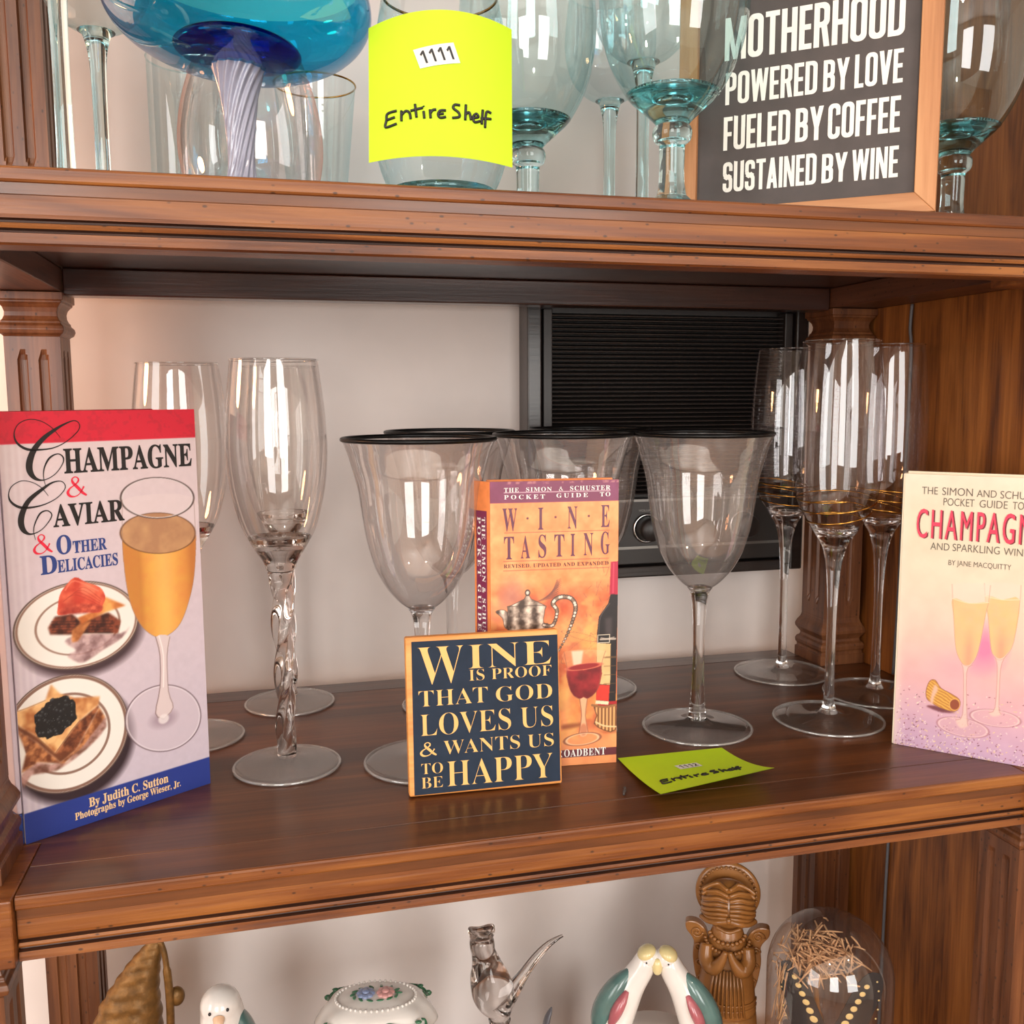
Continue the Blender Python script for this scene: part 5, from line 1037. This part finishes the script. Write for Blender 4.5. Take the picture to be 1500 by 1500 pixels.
# ------------------------------------------------------------------ bottom shelf ornaments
BZ = -.395; UP = .125
def raise_parts(t, dz=0.0):
    for c in kids(t): c.location.z += UP-dz
def shell_ornament():
    t = thing('shell_ornament', 'ridged brown and gold shell ornament at the left of the bottom shelf', 'ornament', (-.1040, .2250, BZ))
    cl = smooth([(-.010, .030, .0300), (-.006, .055, .0270), (-.002, .075, .0200), (.004, .093, .0135), (.009, .1045, .0085), (.0115, .1110, .0050), (.0125, .1135, .0015)], 10)
    vs = []; fs = []; seg = 48; n = len(cl)
    for i, (x, z, w) in enumerate(cl):
        for k in range(seg):
            a = 2*PI*k/seg; rib = 1+.035*math.cos(i*1.15+5*abs(math.cos(a)))
            xx = math.cos(a)*w*rib; yy = math.sin(a)*w*.62*rib
            if xx > 0: xx *= .62+.12*(1-z/.115)
            vs.append((x+xx, yy, z+.006*math.cos(a)*(-1)*(w/.03)))
    for i in range(n-1):
        for k in range(seg): j = (k+1) % seg; fs.append((i*seg+k, i*seg+j, (i+1)*seg+j, (i+1)*seg+k))
    fs += [tuple(range(seg-1, -1, -1)), tuple((n-1)*seg+k for k in range(seg))]
    mb = MB(); mb.add(vs, fs, 0, True); mb.build('ridged_shell', 'brass', t)
    MB().tube(smooth([(.0140, -.006, .1125), (.0165, -.007, .1040), (.0180, -.008, .0900), (.0190, -.008, .0700), (.0185, -.006, .0450)], 6), [.0022]*12+[.003]*13, 10).build('rolled_edge', 'brass', t)
    MB().ellipsoid((.0235, -.004, .0660), (.0060, .005, .0075)).build('knob', 'brass', t)
    MB().ellipsoid((-.012, 0, .020), (.024, .020, .020)).build('body', 'brass', t)
    raise_parts(t)
    MB().lathe(smooth([(.030, .0005), (.031, .006), (.020, .014), (.012, .035), (.011, .060), (.018, .122), (.022, .1275)], 4)+[(0, .1275)], 40).build('pedestal', 'brass', t)
shell_ornament()
def lovebirds():
    t = thing('bird_figurine', 'white ceramic lovebird figurine with teal wing, two rounded heads close together', 'figurine', (-.0480, .1750, BZ-.0))
    mb = MB(); mb.ellipsoid((.006, 0, .045), (.020, .019, .044)); mb.tube(smooth([(.004, 0, .06), (.003, -.001, .080), (.002, -.002, .090)], 4), [.017, .0168, .0165, .016, .0158, .0152, .0148, .0145, .0143], 20); mb.ellipsoid((.002, -.003, .0905), (.0142, .0142, .0135))
    o = mb.build('body', 'porcelain', t); r = o.modifiers.new('remesh', 'REMESH'); r.mode = 'VOXEL'; r.voxel_size = .0012; s = o.modifiers.new('smooth', 'SMOOTH'); s.iterations = 6; r.use_smooth_shade = True
    mb = MB(); mb.ellipsoid((-.014, -.010, .034), (.015, .015, .034)); mb.ellipsoid((-.0135, -.012, .064), (.0125, .0125, .0120))
    o = mb.build('second_bird', 'porcelain', t); r = o.modifiers.new('remesh', 'REMESH'); r.mode = 'VOXEL'; r.voxel_size = .0012; r.use_smooth_shade = True
    MB().ellipsoid((.0205, -.004, .060), (.008, .013, .026), rot=Matrix.Rotation(-.25, 3, 'Y')).build('wing', 'teal_glaze', t)
    MB().ellipsoid((-.0235, -.012, .050), (.006, .010, .020), rot=Matrix.Rotation(.2, 3, 'Y')).build('wing', 'peach_glaze', t)
    MB().ellipsoid((.0175, -.014, .052), (.0045, .005, .007)).build('flower', 'rose_glaze', t)
    for x, z, yy in ((-.0045, .0925, -.0160), (.0075, .0935, -.0155)): MB().ellipsoid((x, yy, z), (.0011, .0009, .0013), 10, 8).build('eye', 'black_ink', t)
    for x, z, yy in ((-.018, .066, -.0237), (-.0085, .066, -.0236)): MB().ellipsoid((x, yy, z), (.001, .0009, .0011), 10, 8).build('eye', 'black_ink', t)
    MB().lathe([(.0042, 0), (.0036, .003), (.0018, .006), (0, .0075)], 16).move(Matrix.Rotation(math.radians(115), 3, 'X'), (.0015, -.0160, .0880)).build('beak', 'peach_glaze', t)
    raise_parts(t, 0.005)
    mb = MB().lathe([(0, .0004), (.030, .0004)]+smooth([(.033, .004), (.030, .016), (.024, .040), (.025, .095), (.027, .124), (.020, .136)], 4)+[(0, .137)], 40, (-.003, -.004, 0), fn=lambda a, r, z: (r*(1+.05*math.cos(5*a)), z, a)); mb.build('stump_base', 'porcelain', t)
lovebirds()
def trinket():
    t = thing('trinket_box', 'white porcelain trinket box with green vines and pink and blue flowers on its lid', 'trinket box', (.0660, .1900, BZ), -.18)
    def sc(a, r, z):
        e = (abs(math.cos(a))**2.6+abs(math.sin(a))**2.6)**(-1/2.6)
        return (r*e*(1+.03*math.cos(8*a)), z, a)
    def squash(mb): mb.v = [(x*1.28, y*.86, z) for x, y, z in mb.v]; return mb
    squash(MB().lathe([(0, .003), (.026, .003), (.031, .006), (.0285, .016), (.030, .030), (.0335, .040), (0, .040)], 96, fn=sc)).build('body', 'porcelain', t)
    ld = squash(MB().lathe([(0, .0402), (.0345, .0402), (.0358, .0420), (.0350, .0445), (.0325, .0500), (.0290, .0555), (.0250, .0590), (.0180, .0618), (.0090, .0632), (0, .0636)], 96, fn=sc)).build('lid', 'porcelain', t)
    TI = .0
    bd = MB()
    for i in range(46):
        a = 2*PI*i/46; x, y = .0305*math.cos(a), .0185*math.sin(a); q = math.hypot(x/1.28, y/.86); z = .0636-.0028*(q/.0235)**2
        bd.ellipsoid((x, y, z), (.0012, .0012, .0012), 8, 6)
    bd.build('beaded_oval', 'porcelain', ld)
    for cx, mt in ((-.0075, 'blue_petal'), (.0075, 'pink_petal')):
        f = MB()
        for k in range(9): a = 2*PI*k/8; rr = .0042 if k < 8 else 0; f.ellipsoid((cx+rr*math.cos(a), rr*math.sin(a), .0640+.0012*(k == 8)), (.0030, .0030, .0014), 10, 6)
        f.build('flower', mt, ld)
    lv = MB()
    for k in range(14): a = 2*PI*k/14; lv.ellipsoid((.0175*math.cos(a), .0085*math.sin(a), .0632), (.0030, .0013, .0006), 8, 6, rot=Matrix.Rotation(a*1.3, 3, 'Z'))
    lv.build('leaves', 'green_glaze', ld)
    for sx in (-1, 1):
        for sy in (-1, 1):
            pts = smooth([(sx*.0300, sy*.0255, .0520), (sx*.0360, sy*.0240, .0490), (sx*.0385, sy*.0190, .0480), (sx*.0372, sy*.0150, .0500), (sx*.0350, sy*.0172, .0520)], 5)
            MB().tube(pts, .0011, 8).tube(smooth([(sx*.0300, sy*.0255, .0520), (sx*.0200, sy*.0262, .0530), (sx*.0110, sy*.0250, .0545), (sx*.0050, sy*.0262, .0520)], 5), .0009, 8).ellipsoid((sx*.0392, sy*.0225, .0468), (.0030, .0018, .0024), 8, 6).ellipsoid((sx*.0330, sy*.0222, .0535), (.0028, .0018, .0012), 8, 6).build('vine', 'green_glaze', ld)
            MB().ellipsoid((sx*.030, sy*.019, .0030), (.007, .006, .0035), 16, 10).build('foot', 'porcelain', t)
            MB().tube(smooth([(sx*.034, sy*.0265, .036), (sx*.030, sy*.0270, .026), (sx*.022, sy*.0262, .020), (sx*.014, sy*.0262, .024)], 5), .0010, 8).build('vine', 'green_glaze', t)
    raise_parts(t)
    MB().lathe([(0, .0004), (.030, .0004)]+smooth([(.032, .004), (.024, .010), (.011, .022), (.009, .045), (.012, .108), (.026, .123), (.028, .1275)], 4)+[(0, .1278)], 48).build('pedestal', 'porcelain', t)
trinket()
def glass_bird():
    t = thing('glass_bird', 'clear glass bird figurine with crested head and long upswept tail', 'figurine', (.1470, .1650, BZ))
    mb = MB()
    pts = [(-.0035, 0, .1125), (-.0035, 0, .1095), (-.003, 0, .1050), (-.002, 0, .0985), (0, 0, .0900), (.002, 0, .0790), (.005, 0, .0670), (.008, 0, .0570), (.010, 0, .0480), (.010, 0, .0410)]
    rad = [.0072, .0090, .0094, .0092, .0112, .0146, .0162, .0142, .0090, .0060]
    p2 = smooth([q+(r,) for q, r in zip(pts, rad)], 5); mb.tube([q[:3] for q in p2], [q[3] for q in p2], 32); mb.build('body', 'crystal_grey', t)
    c = MB(); c.lathe(smooth([(.0040, 0), (.0076, .0020), (.0092, .0060), (.0090, .0085)], 4)+[(.0070, .0072), (.0040, .0052), (0, .0045)], 32, fn=lambda a, r, z: (r*(1+.12*math.cos(2*a)), z+.0022*math.cos(2*a)*z/.01, a)); c.move(Matrix.Identity(3), (-.0035, 0, .1090)); c.build('crest', 'crystal_grey', t)
    tl = [(.0110, 0, .0520, .0110), (.0200, 0, .0640, .0088), (.0290, 0, .0760, .0062), (.0385, 0, .0880, .0050), (.0480, 0, .0970, .0036), (.0560, 0, .1015, .0022), (.0605, 0, .1030, .0013)]
    q = smooth(tl, 5); MB().tube([a[:3] for a in q], [a[3] for a in q], 16, flat=.6).build('tail', 'crystal', t)
    MB().lathe([(0, .0005), (.0200, .0005), (.0212, .0020), (.0190, .0045), (.0090, .0090), (.0055, .0200), (.0060, .0350), (.0085, .0430), (0, .0440)], 40, (.010, 0, 0)).build('pedestal', 'crystal', t)
    raise_parts(t)
    MB().lathe([(0, .0005), (.0240, .0005), (.0255, .0020), (.0230, .0045), (.0100, .0100), (.0060, .0250), (.0055, .0550), (.0070, .1140), (.0150, .1230), (.0200, .1252), (0, .1254)], 40, (.010, 0, 0)).build('tall_stem', 'crystal', t)
glass_bird()
def tail_spike():
    t = thing('bird_figurine', 'small grey ceramic bird figurine behind the glass bird, only its pointed tail tip showing', 'figurine', (.2106, .2150, BZ))
    MB().ellipsoid((.010, .004, .082), (.019, .014, .017)).ellipsoid((.028, .004, .094), (.0105, .010, .0105)).build('body', 'grey_glaze', t)
    q = smooth([(.002, 0, .084, .008), (-.003, 0, .098, .0066), (-.003, 0, .112, .0056), (-.001, 0, .124, .0046), (.0016, 0, .131, .0030), (.0030, 0, .1345, .001)], 5)
    MB().tube([a[:3] for a in q], [a[3] for a in q], 12, flat=.5).build('tail', 'grey_glaze', t)
    MB().lathe([(0, .0004), (.024, .0004), (.026, .004), (.018, .020), (.014, .050), (.015, .066), (0, .070)], 32, (.010, .004, 0)).build('stump_base', 'grey_glaze', t)
tail_spike()
def kissing_birds():
    t = thing('bird_figurine', 'white ceramic pair of birds touching heads with teal and pink wings', 'figurine', (.2860, .1650, BZ), -.38)
    for s in (-1, 1):
        pts = [(s*.0060, 0, .0800, .0050), (s*.0085, 0, .0775, .0084), (s*.0125, 0, .0690, .0098), (s*.0190, 0, .0580, .0110), (s*.0260, 0, .0450, .0135), (s*.0320, 0, .0300, .0150), (s*.0350, 0, .0150, .0140), (s*.0360, 0, .0030, .0120)]
        q = smooth(pts, 5); b = MB().tube([a[:3] for a in q], [a[3] for a in q], 28); b.ellipsoid((s*.0070, 0, .0800), (.0088, .0088, .0085)); b = b.build('bird', 'porcelain', t)
        MB().ellipsoid((s*.0085, -.0010, .0840), (.0078, .0082, .0055), rot=Matrix.Rotation(s*.5, 3, 'Y')).build('crown', 'yellow_glaze', b)
        MB().ellipsoid((s*.0005, -.0062, .0755), (.0034, .0034, .0068)).build('beak', 'yellow_glaze', b)
        w = [(s*.0200, -.002, .0680, .004), (s*.0285, -.003, .0580, .0085), (s*.0365, -.003, .0440, .0110), (s*.0425, -.002, .0280, .0110), (s*.0460, 0, .0120, .0060)]
        q = smooth(w, 5); MB().tube([a[:3] for a in q], [a[3] for a in q], 18, flat=.9).build('wing', 'teal_glaze', b)
        w = [(s*.0235, -.0105, .0560, .002), (s*.0275, -.0135, .0490, .0046), (s*.0320, -.0150, .0400, .0052), (s*.0360, -.0150, .0300, .0030)]
        q = smooth(w, 5); MB().tube([a[:3] for a in q], [a[3] for a in q], 12, flat=.8).build('wing_patch', 'rose_glaze', b)
        for yy in (-.0082,): MB().ellipsoid((s*.0085, yy, .0795), (.0009, .0009, .0009), 8, 6).build('eye', 'black_ink', b)
    MB().lathe([(0, .0003), (.040, .0003), (.043, .003), (.040, .007), (0, .008)], 48).build('base', 'porcelain', t)
    raise_parts(t, 0.007)
    MB().lathe([(0, .0003), (.046, .0003), (.050, .004), (.043, .020), (.038, .050), (.040, .110), (.043, .119), (0, .1195)], 48, fn=lambda a, r, z: (r*(1+.04*math.cos(7*a)), z, a)).build('tree_base', 'porcelain', t)
kissing_birds()
def angel():
    t = thing('angel_figurine', 'carved brown wooden angel figurine with round halo, swirled wings and long moustache-like hair', 'figurine', (.3650, .2000, BZ), -.45)
    h = MB(); h.ellipsoid((0, 0, .0955), (.0190, .0165, .0185), fn=None); h.build('head', 'carved', t)
    hl = MB().lathe([(0, 0), (.0262, 0), (.0274, .0020), (.0268, .0042), (.0235, .0048), (0, .0030)], 64); hl.move(Matrix.Rotation(PI/2-.05, 3, 'X'), (0, .0150, .1000)); hl = hl.build('halo', 'carved', t)
    d = MB()
    for i in range(26): a = -.5+(PI+1.0)*i/25; d.ellipsoid((.0238*math.cos(a), .0092, .1000+.0238*math.sin(a)), (.0013, .0012, .0013), 8, 6)
    d.build('halo_dots', 'carved', hl)
    hr = MB()
    for s in (-1, 1):
        for k in range(7):
            f = k/6; z = .1120-.0170*f
            pts = smooth([(s*.0006, -.0150+.006*abs(f-.6)*0, z-.001), (s*.0075, -.0155, z+.0008-.003*f), (s*.0145, -.0105, z-.0020-.003*f), (s*.0182, -.0020, z-.0050-.002*f)], 5)
            pts = [(x, y if True else y, zz) for x, y, zz in pts]
            def on(pn):
                v = Vector((pn[0]/.0190, 0, (pn[2]-.0955)/.0185)); rr = min(.98, v.length); yy = -.0165*math.sqrt(max(.03, 1-rr*rr))
                return (pn[0], yy-.0003, pn[2])
            hr.tube([on(q) for q in pts], .0015, 8)
        pts = smooth([(0, -.0172, .0925), (s*.0070, -.0165, .0905), (s*.0140, -.0125, .0885), (s*.0190, -.0060, .0880)], 5); hr.tube(pts, [.0022]*8+[.0018]*8, 10)
    hr.build('hair', 'carved', t)
    MB().tube(smooth([(-.0085, -.0150, .0862), (0, -.0172, .0838), (.0085, -.0150, .0862)], 5), .0013, 8).ellipsoid((0, -.0180, .0930), (.0020, .0022, .0026), 12, 8).build('face_carving', 'carved', t)
    for s in (-1, 1):
        w = MB(); q = smooth([(s*.012, .012), (s*.014, .040), (s*.016, .066), (s*.024, .0765), (s*.034, .0770), (s*.0345, .0700), (s*.028, .0600), (s*.0285, .0450), (s*.025, .0250), (s*.019, .0100)], 4, True)
        w.prism([(a, b) for a, b in (q if s < 0 else q[::-1])], .000, .009); w = w.build('wing', 'carved', t, bevel=.0018)
        sp = MB()
        for cx, cz, r0 in ((.0255, .0690, .0052), (.0235, .0560, .0042), (.0225, .0420, .0040), (.0210, .0280, .0038)):
            sp.tube([(s*cx+(r0*(1-i/30))*math.cos(s*i*.36), -.0006, cz+(r0*(1-i/30))*math.sin(s*i*.36)) for i in range(28)], .0009, 6)
        sp.build('wing_swirls', 'carved', w)
    b = MB(); b.lathe([(0, .0010), (.0250, .0010), (.0255, .0050), (.0235, .0250), (.0205, .0450), (.0170, .0620), (.0130, .0740), (.0100, .0800), (0, .0810)], 48); b.v = [(x, y*.72, z) for x, y, z in b.v]; rb = b.build('robe', 'carved', t)
    f = MB()
    for i in range(9): x = -.0128+.0032*i; f.tube([(x*1.15, -.0172-.0008*(4-abs(i-4)), .006), (x, -.0158-.0009*(4-abs(i-4)), .028), (x*.8, -.0140-.0010*(4-abs(i-4)), .046)], .0011, 6)
    for zz in (.010, .015): f.tube([(.0250*math.cos(a), -.0184*math.sin(a), zz) for a in [PI*k/24 for k in range(25)]], .0009, 6)
    f.build('robe_folds', 'carved', rb)
    c = MB()
    for i in range(11): a = PI*(.08+.84*i/10); c.ellipsoid((.0150*math.cos(a), -.0125*math.sin(a)-.001, .0725-.0050*math.sin(a)), (.0020, .0016, .0020), 8, 6)
    for i in range(17): a = PI*(.04+.92*i/16); c.ellipsoid((.0185*math.cos(a), -.0150*math.sin(a)-.001, .0665-.0060*math.sin(a)), (.0017, .0014, .0017), 8, 6)
    c.build('collar_beads', 'carved', rb)
    for s in (-1, 1):
        q = smooth([(s*.0170, -.008, .0640, .0050), (s*.0175, -.0120, .0530, .0062), (s*.0115, -.0170, .0480, .0066), (s*.0050, -.0195, .0560, .0040), (s*.0016, -.0200, .0650, .0020)], 5); MB().tube([a[:3] for a in q], [a[3] for a in q], 14).build('arm', 'carved', t)
    for c in kids(t):
        if c.name.split('.')[0] in ('head', 'hair', 'face_carving'):
            for v in c.data.vertices: v.co = Vector((0, -.001, .0965))+(v.co-Vector((0, 0, .0955)))*1.17
    raise_parts(t, 0.009)
    b = MB().lathe([(0, .0003), (.0330, .0003), (.0340, .004), (.0320, .030), (.0285, .080), (.0255, .1175), (0, .1180)], 48); b.v = [(x, y*.75, z) for x, y, z in b.v]; b.build('skirt', 'carved', t)
angel()
def cloche():
    t = thing('glass_cloche', 'domed glass cloche covering dry straw and dark spotted butterflies', 'cloche', (.4150, .1250, BZ), -.5)
    R = .0480
    d = MB(); d.lathe([(R, .0080-UP), (R, .0400), (R, .0630)]+[(R*math.cos(a), .0630+R*1.02*math.sin(a)) for a in [PI/2*k/14 for k in range(1, 14)]]+[(0, .0630+R*1.02)], 80); d.build('dome', 'dome', t)
    MB().lathe([(0, .0003-UP), (.053, .0003-UP), (.055, .003-UP), (.053, .0065-UP), (.0485, .0080-UP), (0, .0080-UP)], 64).build('base', 'black_wood', t)
    rs = random.Random(5)
    MB().tube(smooth([(-.002, .005, .008-UP), (-.004, .004, .008), (-.008, .003, .030), (-.010, .002, .055), (-.008, 0, .075)], 5), .0022, 8).build('twig', 'carved', t)
    s = MB()
    for i in range(270):
        c = Vector((-.010+rs.gauss(0, .012), rs.gauss(0, .008), .079+rs.gauss(0, .010))); dd = Vector((rs.gauss(.5, .6), rs.gauss(0, .6), rs.gauss(-.4, .8))).normalized()*rs.uniform(.005, .011)
        a, b = c-dd, c+dd
        ok = all((q.x**2+q.y**2)+max(0, q.z-.063)**2 < .0445**2 for q in (a, b))
        if ok: s.tube([a, (a+b)/2+Vector((0, 0, .0008)), b], [.0007, .0008, .0004], 5)
    for i in range(40):
        c = Vector((-.036+rs.gauss(0, .003), rs.gauss(-.004, .005), .040+rs.uniform(-.022, .026))); dd = Vector((rs.gauss(.2, .25), rs.gauss(0, .4), 1)).normalized()*rs.uniform(.006, .012)
        a, b = c-dd, c+dd
        if all((q.x**2+q.y**2) < .0455**2 for q in (a, b)): s.tube([a, (a+b)/2, b], [.0005, .0006, .0003], 5)
    so = s.build('straw', 'straw', t); so['kind'] = 'stuff'
    # butterflies: pairs of dark wings set as an open V with rows of cream spots
    def bfly(ox, oy, oz, k, nm):
        root = None
        for sd in (-1, 1):
            out = smooth([(0, 0), (sd*.004, .012), (sd*.015, .0330), (sd*.0235, .0345), (sd*.0245, .0250), (sd*.0190, .0100), (sd*.0160, -.006), (sd*.008, -.012)], 4, True)
            w = MB(); w.prism([(a*k, b*k) for a, b in (out if sd < 0 else out[::-1])], -.0003, .0003); w.move(Matrix.Rotation(sd*.25, 3, 'Z'), (ox, oy, oz)); w = w.build('butterfly_wing', 'wing', t)
            sp = MB()
            for i in range(8):
                f = i/7; sp.ellipsoid((sd*(.0035+.0135*f)*k, -.0006, (.002+.0265*f)*k), ((.0023-.0009*f)*k, .0002, (.0019-.0007*f)*k), 10, 6)
            for i in range(8): f = i/7; sp.ellipsoid((sd*(.0170+.0060*math.sin(f*2.2))*k, -.0006, (-.002+.0330*f)*k), (.0005*k, .0002, .0005*k), 8, 5)
            sp.move(Matrix.Rotation(sd*.25, 3, 'Z'), (ox, oy, oz)); sp.build('wing_spots', 'wing_spot', w)
        MB().ellipsoid((ox, oy, oz+.002), (.0018, .0018, .010), 12, 8).build('butterfly_body', 'wing', t)
    bfly(.000, -.0150, .0150, 1.62, 'a')
    raise_parts(t)

cloche()
